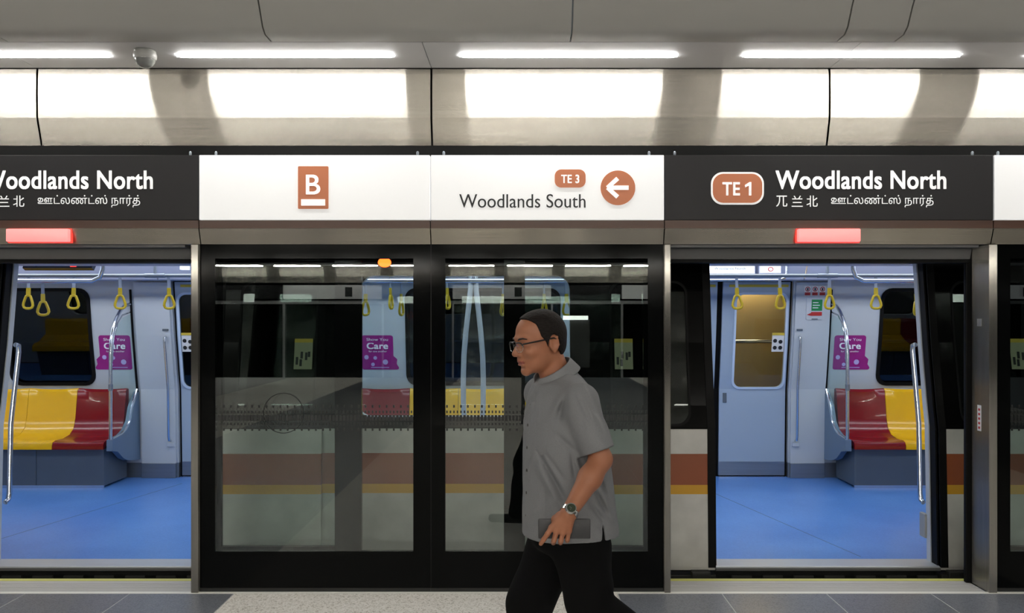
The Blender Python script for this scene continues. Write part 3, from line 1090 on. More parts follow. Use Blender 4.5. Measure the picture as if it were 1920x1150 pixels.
# ---- partitions with bent pole at bench ends
def partition(x, sg, label):
    """sg: +1 bench lies at +x side"""
    t = thing('bench_partition', (x, 8.1, .15), label, 'partition', 'glass partitions at the bench ends')
    path = [(x, 7.85, .45), (x, 7.85, 1.28), (x, 7.86, 1.40), (x, 7.89, 1.50), (x, 7.95, 1.60), (x, 8.03, 1.68), (x, 8.12, 1.735), (x, yf(1.76) + .01, 1.76)]
    MB().tube(path, .0165, n=14).build('bent_pole', 'chrome', t, smooth=True)
    inner = [(x, 7.885, 1.20), (x, 7.895, 1.36), (x, 7.93, 1.48), (x, 7.99, 1.57), (x, 8.08, 1.645), (x, yf(1.68), 1.68)]
    MB().tube(inner, .007, n=8).build('inner_rod', 'chrome', t, smooth=True)
    MB().tube([(x, 7.85, .93), (x, 7.85, .99)], .021, n=14).build('pole_collar', 'car_steel', t, smooth=True)
    pts = [(yf(.86), .86), (8.24, .66), (8.16, .54), (8.05, .485), (7.90, .47), (7.90, 1.35), (7.94, 1.46), (8.0, 1.55), (8.09, 1.62), (yf(1.66), 1.66)]
    MB().prism(pts, 'x', x - .004, x + .004).build('glass', 'partition_glass', t)
    MB().tube([(x - sg * .01, yf(z) - .012, z) for z in (.86, 1.04, 1.45, 1.9)], .011, n=8).build('wall_trim', 'rubber_black', t)
    rim = [(x - sg * .012, yf(.87) - .03, .90), (x - sg * .012, 8.26, .74), (x - sg * .012, 8.21, .60), (x - sg * .012, 8.13, .525), (x - sg * .012, 8.02, .49), (x - sg * .012, 7.86, .472)]
    MB().tube(rim, .012, n=8).build('rim', 'chrome', t, smooth=True)
    low = [(yf(.88) - .01, .88), (8.25, .74), (8.20, .60), (8.12, .525), (8.02, .487), (7.83, .465), (7.825, .36), (7.93, .34), (8.05, .255), (8.15, .22), (8.27, .20), (yf(.2) - .01, .19)]
    MB().prism(low, 'x', x - .028, x + .028).build('side_panel', 'partition_grey', t, smooth=True)


partition(3.10, 1, 'curved chrome and glass partition in the right doorway')
partition(-3.875, -1, 'curved chrome and glass partition in the left doorway')
partition(-1.64, 1, 'curved chrome partition at the left end of the centre bench')
partition(.895, -1, 'curved chrome partition at the right end of the centre bench')

# ---- vertical handles at the doors
hl = {(0, -1, 1): 'left of the left doorway, far wall', (0, 1, 1): 'beside the left far door, on the far wall', (1, -1, 1): 'behind the centre glass, on the far wall', (1, 1, 1): 'beside the right far door, on the far wall',
      (0, -1, 0): 'at the left edge of the left doorway', (0, 1, 0): 'hidden right of the left doorway', (1, -1, 0): 'hidden left of the right doorway', (1, 1, 0): 'at the right edge of the right doorway'}
for di, dcx in enumerate(DC):
    for sg in (-1, 1):
        for far in (1, 0):
            x = dcx + sg * (.79 if far else .703)
            yy = (lambda z: yf(z) - .085) if far else (lambda z: yn(z) + .18)
            sy = 1 if far else -1
            t = thing('grab_handle', (x, yy(.4), .36), 'long vertical chrome grab handle ' + hl[(di, sg, far)], 'handle', 'vertical grab handles beside the doors')
            pts = [(x, yy(.38) + sy * .045, .38), (x, yy(.4) + sy * .012, .39), (x, yy(.42), .43), (x, yy(.9), .9), (x, yy(1.38), 1.38), (x, yy(1.43) + sy * .012, 1.425), (x, yy(1.43) + sy * .045, 1.43)]
            MB().tube(pts, .013 if far else .016, n=12).build('bar', 'chrome', t, smooth=True)
            if far:
                MB().box(x - .035, x + .035, yf(.36) - .05, yf(.36) - .034, .32, .36, .004).build('foot_block', 'car_wall', t)
                MB().box(x - .03, x + .03, yf(1.5) - .046, yf(1.5) - .034, 1.49, 1.51, .003).build('latch', 'bench_grey', t)
# near doorway right edge: lower white block
for dcx, nm in ((DC[1], 'right'),):
    x = dcx + HW - .06
    MB().box(x + .03, x + .056, 5.50, 5.58, .15, .31, .006).build('door_stop', 'plastic_white', train_i)

# ---- rails
RZ = 2.0
rail = thing('overhead_rail', (0, 7.5, RZ), 'long far overhead grab rail carrying the hand straps', 'rail')
MB().tube([(XL + .1, 7.5, RZ), (XRR - .1, 7.5, RZ)], .016, n=12).build('bar', 'car_steel', rail, smooth=True)
for x in (-5.3, -3.30, -2.0, -.39, 1.26, 2.78, 3.9, 5.4):
    MB().tube([(x, 7.5, RZ), (x, 7.5, 2.27)], .014, n=10).build('hanger', 'car_steel', rail, smooth=True)
    MB().tube([(x - .09, 7.5, RZ), (x + .09, 7.5, RZ)], .021, n=12).build('clamp', 'car_steel', rail, smooth=True)
for a, b, lb in ((-6.9, -3.22, 'bright chrome near overhead rail in the left doorway'), (-1.62, .36, 'bright chrome near overhead rail behind the centre window'), (2.58, 6.6, 'bright chrome near overhead rail in the right doorway')):
    t = thing('chrome_rail', ((a + b) / 2, 6.3, 1.9), lb, 'rail', 'near chrome overhead rails')
    z = 1.895
    MB().tube([(a - .05, 6.3, 2.26), (a - .05, 6.3, z + .09), (a - .03, 6.3, z + .03), (a + .03, 6.3, z), (b - .03, 6.3, z), (b + .03, 6.3, z + .03), (b + .05, 6.3, z + .09), (b + .05, 6.3, 2.26)], .016, n=12).build('bar', 'chrome', t, smooth=True)
t = MB().tube([(1.55, 7.62, 1.965), (2.38, 7.62, 1.965), (2.43, 7.62, 1.985), (2.45, 7.62, 2.03), (2.45, 7.62, 2.26)], .013, n=10).build('chrome_rail', 'chrome', smooth=True)
tag(t, 'short chrome rail under the lit display, right far door', 'rail')


# ---- hand straps
def make_strap(label):
    t = thing('hand_strap', (0, 0, 0), label, 'hand strap', 'yellow hand straps')
    MB().box(-.014, .014, -.004, .004, -.115, 0.0, .002).build('webbing', 'strap_web', t)
    MB().tube([(-.012, 0, -.004), (.012, 0, -.004)], .006, n=10).build('clip', 'strap_web', t)
    m = MB().prism([(-.017, -.10), (.017, -.10), (.019, -.16), (.012, -.185), (-.012, -.185), (-.019, -.16)], 'y', -.008, .008)
    m.build('sleeve', 'strap_yellow', t, smooth=True)
    ring = []
    for a, z in ((0, -.172), (.020, -.180), (.030, -.205), (.043, -.245), (.047, -.270), (.037, -.292), (.018, -.300), (0, -.301), (-.018, -.300), (-.037, -.292), (-.047, -.270), (-.043, -.245), (-.030, -.205), (-.020, -.180), (0, -.172)):
        ring.append((a, 0, z))
    MB().tube(ring, .0125, n=10).build('grip', 'strap_yellow', t, smooth=True)
    return t


straps = [
    (1381, 7.5, 0, 'yellow hand strap in front of the left side of the right far door'),
    (1462, 7.5, 10, 'yellow hand strap in front of the right side of the right far door'),
    (1555, 7.5, 5, 'yellow hand strap beside the green emergency notice'),
    (1642, 7.5, -8, 'yellow hand strap left of the window in the right doorway'),
    (1727, 7.5, 15, 'yellow hand strap at the right edge of the right doorway'),
    (1716, 6.3, 35, 'lower yellow hand strap at the right edge of the right doorway'),
    (54, 7.5, 0, 'leftmost yellow hand strap in the left doorway'),
    (80, 6.3, 25, 'lower yellow hand strap in the left doorway'),
    (139, 7.5, 20, 'yellow hand strap at the right end of the left window'),
    (225, 7.5, 20, 'yellow hand strap above the curved pole in the left doorway'),
    (316, 7.5, 30, 'rightmost yellow hand strap in the left doorway'),
    (686, 6.3, 55, 'yellow hand strap at the left end of the centre window'),
    (731, 7.5, 80, 'yellow hand strap seen edge on behind the centre window'),
    (752, 6.3, 75, 'yellow hand strap above the poster behind centre glass'),
    (838, 7.5, 70, 'yellow hand strap just left of the branching pole'),
    (943, 6.3, 70, 'yellow hand strap right of the branching pole'),
    (1020, 6.3, 60, 'yellow hand strap above the man\'s head'),
    (1061, 6.3, 30, 'yellow hand strap at the right end of the centre window'),
]
proto = make_strap(straps[0][3])
for i, (px, y, rz, lb) in enumerate(straps):
    z = (RZ if y > 7 else 1.895) - .018
    s = .93 if y > 7 else .80
    o = proto if i == 0 else copy_tree(proto)
    o.location = (X_(px, y), y, z)
    o.rotation_euler = (math.radians(random.uniform(-3, 3)), math.radians(random.uniform(-2, 2)), math.radians(rz))
    o.scale = (s, s, s)
    o['label'] = lb

# ---- branching pole in the middle
t = thing('branching_pole', (-.39, 6.93, 0), 'pale vertical grab pole splitting into curved branches behind the centre glass', 'pole')
for an in (5, 185):
    dx, dy = math.cos(math.radians(an)), math.sin(math.radians(an))
    pts = []
    for z, r in ((2.27, .016), (1.95, .018), (1.85, .024), (1.7, .04), (1.5, .062), (1.3, .078), (1.1, .084), (.9, .082), (.6, .07), (.4, .048), (.2, .028), (0.0, .018)):
        pts.append((-.39 + dx * r, 6.93 + dy * r, z))
    MB().tube(pts, .022, n=14).build('branch', 'car_threshold', t, smooth=True)
MB().lathe([(.05, 0), (.05, .01), (.03, .03), (.028, .06)], (-.39, 6.93, 0)).build('foot', 'chrome', t, smooth=True)
MB().lathe([(.03, 1.90), (.034, 1.93), (.03, 1.97)], (-.39, 6.93, 0)).build('collar', 'chrome', t, smooth=True)


# ---- posters and notices on the far wall
def poster(x0, mirror, label):
    z0, z1 = 1.10, 1.445
    y = lambda z: yf(z) - .004
    w = .315
    t = thing('poster', (x0 + .15, yf(1.25), z0), label, 'poster')
    out = [(0, .94), (.02, .98), (.07, 1), (0.93, 1), (.98, .98), (1, .94), (1, .40), (1.12, .30), (1.10, .16), (1.17, .06), (1.16, .02), (1.12, 0), (0.05, 0), (.01, .02), (0, .05)]
    pts = []
    for u, v in out:
        xx = x0 + (u * w if not mirror else (1 - u) * w)
        pts.append((xx, z0 + v * (z1 - z0)))
    sheet(pts, [], y, .003, []).build('sheet', 'poster_purple', t)
    lx = x0 + .03
    yt = yf(1.3) - .012

    def tx(s, u0, u1, v0, v1, b=.02):
        zz = z0 + (v0 + v1) / 2 * (z1 - z0)
        text(s, 'print_white_m', (x0 + u0 * w, x0 + u1 * w, z0 + v0 * (z1 - z0), z0 + v1 * (z1 - z0)), yf(zz) - .009, t, bold=b)
    tx('Show You', .16, .84, .84, .92, .0)
    tx("Care", .16, .84, .60, .79, .03)
    tx('for one another', .22, .80, .51, .56, 0)
    for u, v, r in ((.14, .36, .022), (.42, .34, .018), (.34, .15, .018), (.74, .22, .026)):
        cx, cz = x0 + u * w, z0 + v * (z1 - z0)
        sheet([(cx + r * math.cos(a * math.pi / 8), cz + r * math.sin(a * math.pi / 8)) for a in range(16)], [], lambda z: yf(z) - .007, .003).build('bubble', 'poster_lilac', t)
    sheet(rect(x0 + .28 * w, x0 + .85 * w, z0 + .05 * .345, z0 + .07 * .345), [], lambda z: yf(z) - .007, .003).build('base_line', 'poster_lilac', t)


pmat('print_white_m', (240, 236, 245), 0.5)
poster(3.146, False, 'purple Care poster in the right doorway, behind the curved pole')
poster(-4.215, True, 'purple Care poster in the left doorway, behind the curved pole')
poster(-1.585, False, 'purple Care poster seen through the centre glass')

t = thing('prohibition_notice', (2.95, yf(1.9), 1.86), 'row of three small red and white prohibition notices near the ceiling', 'notice')
for i in range(3):
    x0 = X_(1511, 8.15) + i * .073
    g = lambda z: yf(z) - .040
    sheet(rect(x0, x0 + .066, 1.835, 1.935), [], g, .004).build('card', 'paper_white', t)
    sheet(rect(x0 + .006, x0 + .06, 1.842, 1.872), [], lambda z: g(z) - .003, .004).build('red_bar', 'red_print', t)
    cx, cz = x0 + .033, 1.903
    R1 = [(cx + .024 * math.cos(a * math.pi / 8), cz + .024 * math.sin(a * math.pi / 8)) for a in range(16)]
    R2 = [(cx + .017 * math.cos(a * math.pi / 8), cz + .017 * math.sin(a * math.pi / 8)) for a in range(16)]
    sheet(R1, [R2], lambda z: g(z) - .003, .004).build('red_ring', 'red_print', t)
    sheet(rect(cx - .007, cx + .007, cz - .014, cz + .012), [], lambda z: g(z) - .003, .004).build('pictogram', 'print_black', t)
t = thing('emergency_notice', (2.93, yf(1.7), 1.6), 'green and red emergency notice on white cover beside the far door', 'notice')
g = lambda z: yf(z) - .042
a0 = X_(1513, 8.2)
sheet(rrect(a0, a0 + .17, 1.60, 1.825, .01), [], g, .006).build('cover', 'car_wall', t)
sheet(rect(a0 + .05, a0 + .155, 1.69, 1.80), [], lambda z: g(z) - .003, .004).build('green_panel', 'sign_green', t)
for q in range(3):
    sheet(rect(a0 + .06, a0 + .115 + .015 * (q % 2), 1.715 + q * .026, 1.722 + q * .026), [], lambda z: g(z) - .006, .004).build('print_line', 'print_white_m', t)
sheet([(a0 + .155, 1.678), (a0 + .05, 1.678), (a0 + .045, 1.668), (a0 + .005, 1.650), (a0 + .045, 1.640), (a0 + .155, 1.640)], [], lambda z: g(z) - .003, .004).build('red_arrow', 'red_print', t)
sheet(rrect(a0 + .055, a0 + .115, 1.603, 1.612, .003), [], lambda z: g(z) - .004, .004).build('finger_slot', 'bench_grey', t)

# lit displays over the right far door
t = thing('route_display', (2.03, 7.9, 2.03), 'lit white station display over the right far door', 'display')
x0, x1, z0, z1 = pbox(1325, 498, 1414, 513, 7.78)
MB().box(x0 - .01, x1 + .01, 7.78, 7.88, z0 - .01, z1 + .04, .003).build('case', 'car_cove', t)
MB().box(x0, x1, 7.773, 7.782, z0, z1).build('screen', 'display_lit', t)
text('Woodlands North', 'bench_grey', pbox(1339, 501, 1398, 506, 7.77), 7.770, t, bold=0.02)
t = thing('symbol_display', (2.4, 7.9, 2.03), 'small lit white display with red ring over the right far door', 'display')
x0, x1, z0, z1 = pbox(1425, 498, 1463, 512, 7.78)
MB().box(x0 - .01, x1 + .01, 7.78, 7.88, z0 - .01, z1 + .04, .003).build('case', 'car_cove', t)
MB().box(x0, x1, 7.773, 7.782, z0, z1).build('screen', 'display_lit', t)
cc = P(1445, 505, 7.77)
R1 = [(cc.x + .026 * math.cos(a * math.pi / 12), cc.z + .022 * math.sin(a * math.pi / 12)) for a in range(24)]
R2 = [(cc.x + .018 * math.cos(a * math.pi / 12), cc.z + .014 * math.sin(a * math.pi / 12)) for a in range(24)]
sheet(R1, [R2], flat(7.768), .004).build('red_ring', 'red_print', t)
t = thing('dark_display', (-4.35, 7.6, 2.05), 'dark tilted passenger display near the ceiling in the left doorway', 'display')
x0, x1, z0, z1 = pbox(42, 486, 172, 507, 7.3)
MB().prism([(7.3, z0 + .02), (7.34, z0), (7.42, z1), (7.36, z1 + .03)], 'x', x0, x1).build('case', 'display_dark', t)
MB().box(x0 + .42, x0 + .47, 7.30, 7.31, z0 + .03, z0 + .045).build('red_light', 'red_lens', t)
MB().box(X_(338, 7.7), X_(352, 7.7), 7.69, 7.75, Z_(506, 7.7), Z_(494, 7.7), .002).build('route_display', 'display_lit')
tag(bpy.data.objects['route_display.001'], 'small lit white display at the top right of the left doorway', 'display')

# =================================================================== TUNNEL WALL
tw = MB().box(-9, 9, 9.35, 9.5, -1.3, 3.6).build('wall_tunnel', 'tunnel_wall')
tag(tw, kind='structure')
for a, b in ((-9, .9), (3.2, 9)):
    MB().box(a, b, 9.28, 9.33, -1.3, 3.6).build('dark_lining', 'tunnel_dark', tw)
MB().tube([(-9, 9.22, 1.36), (9, 9.22, 1.36)], .022, n=10).build('handrail', 'chrome', tw, smooth=True)
t = thing('tunnel_fill', (2.0, 9.3, 2.05), 'added warm fill lamp behind the right far door, outside the train', 'lamp')  # unseen lamp added above the window to brighten the tunnel wall
MB().box(1.2, 2.9, 9.20, 9.349, 2.12, 2.15).build('housing', 'white_trim', t)
pmat('lamp_warm', (255, 240, 200), 0.4, emit=(255, 232, 185), estr=34)
MB().box(1.25, 2.85, 9.22, 9.28, 2.085, 2.12).build('tube', 'lamp_warm', t)

# =================================================================== OPPOSITE PLATFORM SIDE (seen mirrored in the glass)
YO = -13.2
pmat('lamp_far', (255, 255, 255), 0.4, emit=(255, 252, 244), estr=150)
op = thing('opposite_screen', (0, YO, 0), 'opposite platform screen with lit header, mirrored in the glass', 'screen')
MB().box(-14, 14, YO - .1, YO - .05, 0, 3.9).build('screen_wall', 'frit_black', op)
pmat('header_reflect', (230, 228, 220), 0.4, emit=(255, 253, 245), estr=0.9)
for k in range(-8, 9):
    a = -1.941 + k * 1.597
    MB().box(a, a + 1.23, YO + .21, YO + .27, 3.07, 3.10).build('lamp', 'lamp_far', op)
MB().prism([(YO - .06, 3.09), (YO - .02, 3.09), (YO + .07, 2.80), (YO + .04, 2.63), (YO - .06, 2.63)], 'x', -14, 14).build('cladding', 'brushed_steel', op)
MB().box(-14, 14, YO - .02, YO + .6, 3.1, 3.14).build('soffit', 'soffit_white', op)
for k in range(-3, 4):
    c0 = k * PER - .5
    MB().box(c0 - 1.36, c0 + 1.36, YO + .02, YO + .07, 2.18, 2.56).build('white_sign', 'sign_white', op)
    MB().box(c0 + 1.37, c0 + 3.31, YO + .02, YO + .07, 2.18, 2.56).build('dark_sign', 'sign_dark', op)
    MB().box(c0 + .35, c0 + .55, YO + .07, YO + .08, 2.24, 2.50).build('platform_badge', 'print_black', op)
    MB().box(c0 - 1.36, c0 + 3.31, YO + .02, YO + .05, 2.04, 2.13).build('steel_band', 'soffit_white', op)
    for xx in (c0 + 1.36, c0 + 3.3):
        MB().box(xx, xx + .05, YO, YO + .05, 0, 2.04).build('door_post', 'soffit_white', op)
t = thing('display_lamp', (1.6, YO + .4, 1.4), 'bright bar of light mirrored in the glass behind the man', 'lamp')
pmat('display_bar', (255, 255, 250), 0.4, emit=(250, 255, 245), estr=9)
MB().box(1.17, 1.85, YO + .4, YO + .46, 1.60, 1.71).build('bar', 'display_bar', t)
MB().box(1.12, 1.90, YO + .36, YO + .40, .3, 1.60).build('cabinet', 'dark_grey_metal', t)


# =================================================================== PERSON
class Field:
    """implicit surface on a rectilinear grid, meshed with surface nets"""

    def __init__(s, xs, ys, zs):
        s.x, s.y, s.z = (np.asarray(a, dtype=np.float32) for a in (xs, ys, zs))
        s.d = np.full((len(xs), len(ys), len(zs)), 1.0, np.float32)

    def _sl(s, lo, hi):
        r = []
        for a, l, h in zip((s.x, s.y, s.z), lo, hi):
            i0 = max(int(np.searchsorted(a, l)) - 1, 0)
            i1 = min(int(np.searchsorted(a, h)) + 1, len(a))
            r.append(slice(i0, max(i1, i0)))
        return tuple(r)

    def op(s, fn, lo, hi, k=.01, mode='add'):
        sl = s._sl(lo, hi)
        X = s.x[sl[0]][:, None, None]
        Y = s.y[sl[1]][None, :, None]
        Z = s.z[sl[2]][None, None, :]
        if 0 in (X.size, Y.size, Z.size):
            return
        b = fn(X, Y, Z).astype(np.float32)
        a = s.d[sl]
        if mode == 'add':
            h = np.clip(.5 + .5 * (a - b) / k, 0, 1)
            s.d[sl] = a * (1 - h) + b * h - k * h * (1 - h)
        else:
            b = -b
            h = np.clip(.5 - .5 * (a - b) / k, 0, 1)
            s.d[sl] = a * (1 - h) + b * h + k * h * (1 - h)

    def capsule(s, a, b, ra, rb=None, k=.01, mode='add'):
        rb = ra if rb is None else rb
        a = np.array(a, float); b = np.array(b, float)
        m = max(ra, rb) + k + .012
        lo, hi = np.minimum(a, b) - m, np.maximum(a, b) + m
        ba = b - a
        L = float(ba @ ba) + 1e-12

        def fn(X, Y, Z):
            px, py, pz = X - a[0], Y - a[1], Z - a[2]
            h = np.clip((px * ba[0] + py * ba[1] + pz * ba[2]) / L, 0, 1)
            return np.sqrt((px - h * ba[0]) ** 2 + (py - h * ba[1]) ** 2 + (pz - h * ba[2]) ** 2) - (ra + (rb - ra) * h)
        s.op(fn, lo, hi, k, mode)

    def ellipsoid(s, M, c, r, k=.01, mode='add'):
        """M: 4x4 local->world; c, r local"""
        c = np.array(c, float); r = np.array(r, float)
        R = np.array(M.to_3x3()); T = np.array(M.translation)
        sc = np.linalg.norm(R[:, 0])
        wc = R @ c + T
        m = max(r) * sc + k + .012
        Ri = np.linalg.inv(R)

        def fn(X, Y, Z):
            x, y, z = X - wc[0], Y - wc[1], Z - wc[2]
            lx = (Ri[0, 0] * x + Ri[0, 1] * y + Ri[0, 2] * z) / r[0]
            ly = (Ri[1, 0] * x + Ri[1, 1] * y + Ri[1, 2] * z) / r[1]
            lz = (Ri[2, 0] * x + Ri[2, 1] * y + Ri[2, 2] * z) / r[2]
            k0 = np.sqrt(lx * lx + ly * ly + lz * lz)
            k1 = np.sqrt((lx / r[0]) ** 2 + (ly / r[1]) ** 2 + (lz / r[2]) ** 2) + 1e-9
            return k0 * (k0 - 1) / k1 * sc
        s.op(fn, wc - m, wc + m, k, mode)

    def mesh(s):
        d = s.d
        ins = d < 0
        nx, ny, nz = d.shape
        acc = np.zeros((nx - 1, ny - 1, nz - 1, 3), np.float32)
        cnt = np.zeros((nx - 1, ny - 1, nz - 1), np.float32)
        ax = [s.x, s.y, s.z]
        any_ = np.zeros((nx - 1, ny - 1, nz - 1), bool)
        base = ins[:-1, :-1, :-1]
        for i in (0, 1):
            for j in (0, 1):
                for k in (0, 1):
                    any_ |= ins[i:nx - 1 + i, j:ny - 1 + j, k:nz - 1 + k] != base
        ci, cj, ck = np.nonzero(any_)
        n = len(ci)
        P_ = np.zeros((n, 3)); C = np.zeros(n)
        for axis in range(3):
            o1, o2 = [a for a in range(3) if a != axis]
            for u in (0, 1):
                for w in (0, 1):
                    a = [ci.copy(), cj.copy(), ck.copy()]
                    a[o1] = a[o1] + u; a[o2] = a[o2] + w
                    b = [q.copy() for q in a]
                    b[axis] = b[axis] + 1
                    da = d[a[0], a[1], a[2]]; db = d[b[0], b[1], b[2]]
                    cr = (da < 0) != (db < 0)
                    t = np.where(cr, da / np.where(cr, da - db, 1), 0)
                    pt = np.stack([ax[q][a[q]] for q in range(3)], 1).astype(float)
                    pt[:, axis] += t * (ax[axis][b[axis]] - ax[axis][a[axis]])
                    P_ += pt * cr[:, None]
                    C += cr
        V = P_ / C[:, None]
        idx = np.full(any_.shape, -1, np.int64)
        idx[ci, cj, ck] = np.arange(n)
        quads = []
        for axis in range(3):
            o1, o2 = [(1, 2), (2, 0), (0, 1)][axis]
            sa = [slice(None)] * 3; sb = [slice(None)] * 3
            sa[axis] = slice(0, -1); sb[axis] = slice(1, None)
            A = ins[tuple(sa)]; B = ins[tuple(sb)]
            e = np.nonzero(A != B)
            e = [q for q in e]
            ok = (e[o1] > 0) & (e[o2] > 0) & (e[o1] < d.shape[o1] - 1) & (e[o2] < d.shape[o2] - 1)
            e = [q[ok] for q in e]
            flip = A[e[0], e[1], e[2]]

            def at(u, w):
                q = [x.copy() for x in e]
                q[o1] = q[o1] - u; q[o2] = q[o2] - w
                return idx[q[0], q[1], q[2]]
            Q = np.stack([at(1, 1), at(0, 1), at(0, 0), at(1, 0)], 1)
            Q[~flip] = Q[~flip][:, ::-1]
            quads.append(Q)
        return V, np.concatenate(quads)


def field_obj(fld, name, mats, parent, colorfn=None, smooth_it=1, keep_largest=False):
    V, Q = fld.mesh()
    off = np.array(wloc(parent))
    me = bpy.data.meshes.new(name)
    me.vertices.add(len(V))
    me.vertices.foreach_set('co', (V - off).astype(np.float32).ravel())
    me.loops.add(len(Q) * 4)
    me.loops.foreach_set('vertex_index', Q.astype(np.int32).ravel())
    me.polygons.add(len(Q))
    me.polygons.foreach_set('loop_start', np.arange(0, len(Q) * 4, 4, dtype=np.int32))
    me.update(calc_edges=True)
    me.validate()
    for m in mats:
        me.materials.append(MATS[m])
    if colorfn is not None:
        cen = V[Q].mean(1)
        me.polygons.foreach_set('material_index', colorfn(cen).astype(np.int32))
    me.shade_smooth()
    o = bpy.data.objects.new(name, me)
    COL.objects.link(o)
    o.parent = parent
    WLOC[o.name] = Vector(off)
    if smooth_it:
        md = o.modifiers.new('smooth', 'SMOOTH')
        md.iterations = smooth_it
        md.factor = .5
    return o


pmat('skin', (158, 104, 77), 0.48, noise=0.06, nscale=30, spec=.4)
MATS['skin'].node_tree.nodes['Principled BSDF'].inputs['Subsurface Weight'].default_value = 0.08
MATS['skin'].node_tree.nodes['Principled BSDF'].inputs['Subsurface Radius'].default_value = (.01, .004, .002)
pmat('lip', (142, 76, 66), 0.45)
pmat('hair', (27, 22, 20), 0.75, spec=.2, noise=0.5, nscale=170, bump=.5, stretch=(.4, 1, 1.3))
pmat('brow', (44, 34, 30), 0.7)
pmat('eye_white', (205, 198, 192), 0.2)
pmat('eye_iris', (30, 20, 16), 0.15)
pmat('shirt_grey', (118, 119, 122), 0.82, noise=0.12, nscale=420, bump=.12)
pmat('button', (60, 58, 56), 0.4)
pmat('trouser_black', (10, 10, 11), 0.9, noise=.1, nscale=60, spec=.12)
pmat('shoe_black', (20, 19, 18), 0.35)
pmat('sock', (30, 30, 32), 0.9)
pmat('watch_steel', (196, 198, 196), 0.22, metal=1)
pmat('watch_face', (54, 62, 50), 0.12)
pmat('glasses_black', (20, 20, 20), 0.3)
pmat('pouch', (58, 58, 60), 0.5)
pmat('nail', (206, 150, 124), 0.35)
glass('spectacle_glass', (0.93, 0.95, 0.95), 1.5)

man = thing('person', (.15, 3.2, 0), 'man in grey short-sleeved shirt, black trousers and glasses walking left past the screen', 'person')
yaw = math.radians(20)
Fv = Vector((-math.cos(yaw), -math.sin(yaw), 0))
Lv = Vector((math.sin(yaw), -math.cos(yaw), 0))

# head frame: local x forward, y to his left, z up (units: cm)
hy = math.radians(24)
hp = math.radians(8)
fx = Vector((-math.cos(hy), -math.sin(hy), 0))
lx_ = Vector((math.sin(hy), -math.cos(hy), 0))
fz = Vector((0, 0, 1))
fwd = (fx * math.cos(hp) - fz * math.sin(hp)).normalized()
upv = (fz * math.cos(hp) + fx * math.sin(hp)).normalized()
HS = .0102
HM = Matrix(((fwd.x * HS, lx_.x * HS, upv.x * HS, 0), (fwd.y * HS, lx_.y * HS, upv.y * HS, 0), (fwd.z * HS, lx_.z * HS, upv.z * HS, 0), (0, 0, 0, 1)))
hc = P(1012, 643, 3.18)
HM.translation = hc


def H(x, y, z):
    return HM @ Vector((x, y, z))


def hcap(f, a, b, ra, rb=None, k=.5, mode='add'):
    f.capsule(H(*a), H(*b), ra * HS, (rb if rb is not None else ra) * HS, k * HS, mode)


def hell(f, c, r, k=.5, mode='add'):
    f.ellipsoid(HM, c, r, k * HS, mode)


def cranium(f, grow=0.0, k=1.5):
    hell(f, (-1.2, 0, 3.2), (9.2 + grow, 7.5 + grow, 8.7 + grow), k)
    hell(f, (1.2, 0, 4.0), (7.7 + grow, 6.6 + grow, 7.2 + grow), k)


def ax_(a, b, st):
    return np.arange(a, b, st)


gx = ax_(-.16, .66, .0036)
gy = ax_(2.78, 3.52, .0040)
gz = np.concatenate([ax_(0.0, .80, .012), ax_(.80, .98, .0035), ax_(.98, 1.34, .006), ax_(1.34, 1.68, .0030)])
body = Field(gx, gy, gz)
# torso
tc = lambda z: (np.interp(z, [.75, .9, 1.08, 1.2, 1.32], [.195, .19, .178, .168, .150]))
for z in np.arange(.76, 1.36, .04):
    a = float(np.interp(z, [.75, .9, 1.1, 1.25, 1.34], [.12, .115, .105, .085, .045]))
    b = float(np.interp(z, [.75, .9, 1.1, 1.25, 1.34], [.135, .13, .14, .13, .06]))
    M = Matrix(((Fv.x, Lv.x, 0, tc(z)), (Fv.y, Lv.y, 0, 3.2), (0, 0, 1, z), (0, 0, 0, 1)))
    body.ellipsoid(M, (0, 0, 0), (a, b, .06), .03)
SHL = Vector((.222, 3.015, 1.30)); SHR = Vector((.085, 3.385, 1.30))
EL = P(1127, 862, 2.98); WR = P(1066, 963, 2.84)
ELR = Vector((.16, 3.46, 1.06)); WRR = Vector((.26, 3.45, .86))
body.capsule(SHL, SHR, .045, .045, .02)
body.capsule(SHL, EL, .040, .038, .02)
body.capsule(EL, EL.lerp(WR, .35), .039, .041, .02)
body.capsule(EL.lerp(WR, .35), WR, .041, .0265, .02)
body.capsule(SHR, ELR, .040, .036, .02)
body.capsule(ELR, WRR, .038, .027, .02)
body.capsule(WRR, WRR + Vector((.02, 0, -.08)), .027, .03, .02)
for q in range(4):
    b0 = WRR + Vector((-.025 + q * .02, 0, -.09))
    body.capsule(b0, b0 + Vector((.008, -.01, -.065 + .006 * abs(q - 1.5))), .009, .0078, .004)
body.capsule(WRR + Vector((-.02, -.01, -.03)), WRR + Vector((-.045, -.03, -.09)), .012, .009, .006)
# neck
hcap(body, (-2.6, 0, -4.0), (-5.2, 0, -13.5), 5.3, 5.5, .8)
nk0 = H(-3.0, 0, -7); nk1 = Vector((.152, 3.2, 1.315))
body.capsule(nk0, nk1, .053, .056, .012)
# legs (inside the trousers)
HL = Vector((.225, 3.11, .80)); HR = Vector((.165, 3.285, .80))
KL = Vector((.250, 3.10, .545)); AL = Vector((.585, 3.10, .30))
KR = Vector((.035, 3.285, .47)); AR = Vector((-.02, 3.285, .10))
for h_, k_, a_ in ((HL, KL, AL), (HR, KR, AR)):
    body.capsule(h_, k_, .078, .055, .03)
    body.capsule(k_, a_, .052, .034, .02)
# feet
body.capsule(AL, AL + Vector((-.07, 0, -.14)), .033, .026, .02)
body.capsule(AR + Vector((.03, 0, -.05)), AR + Vector((-.12, -.03, -.065)), .036, .028, .02)

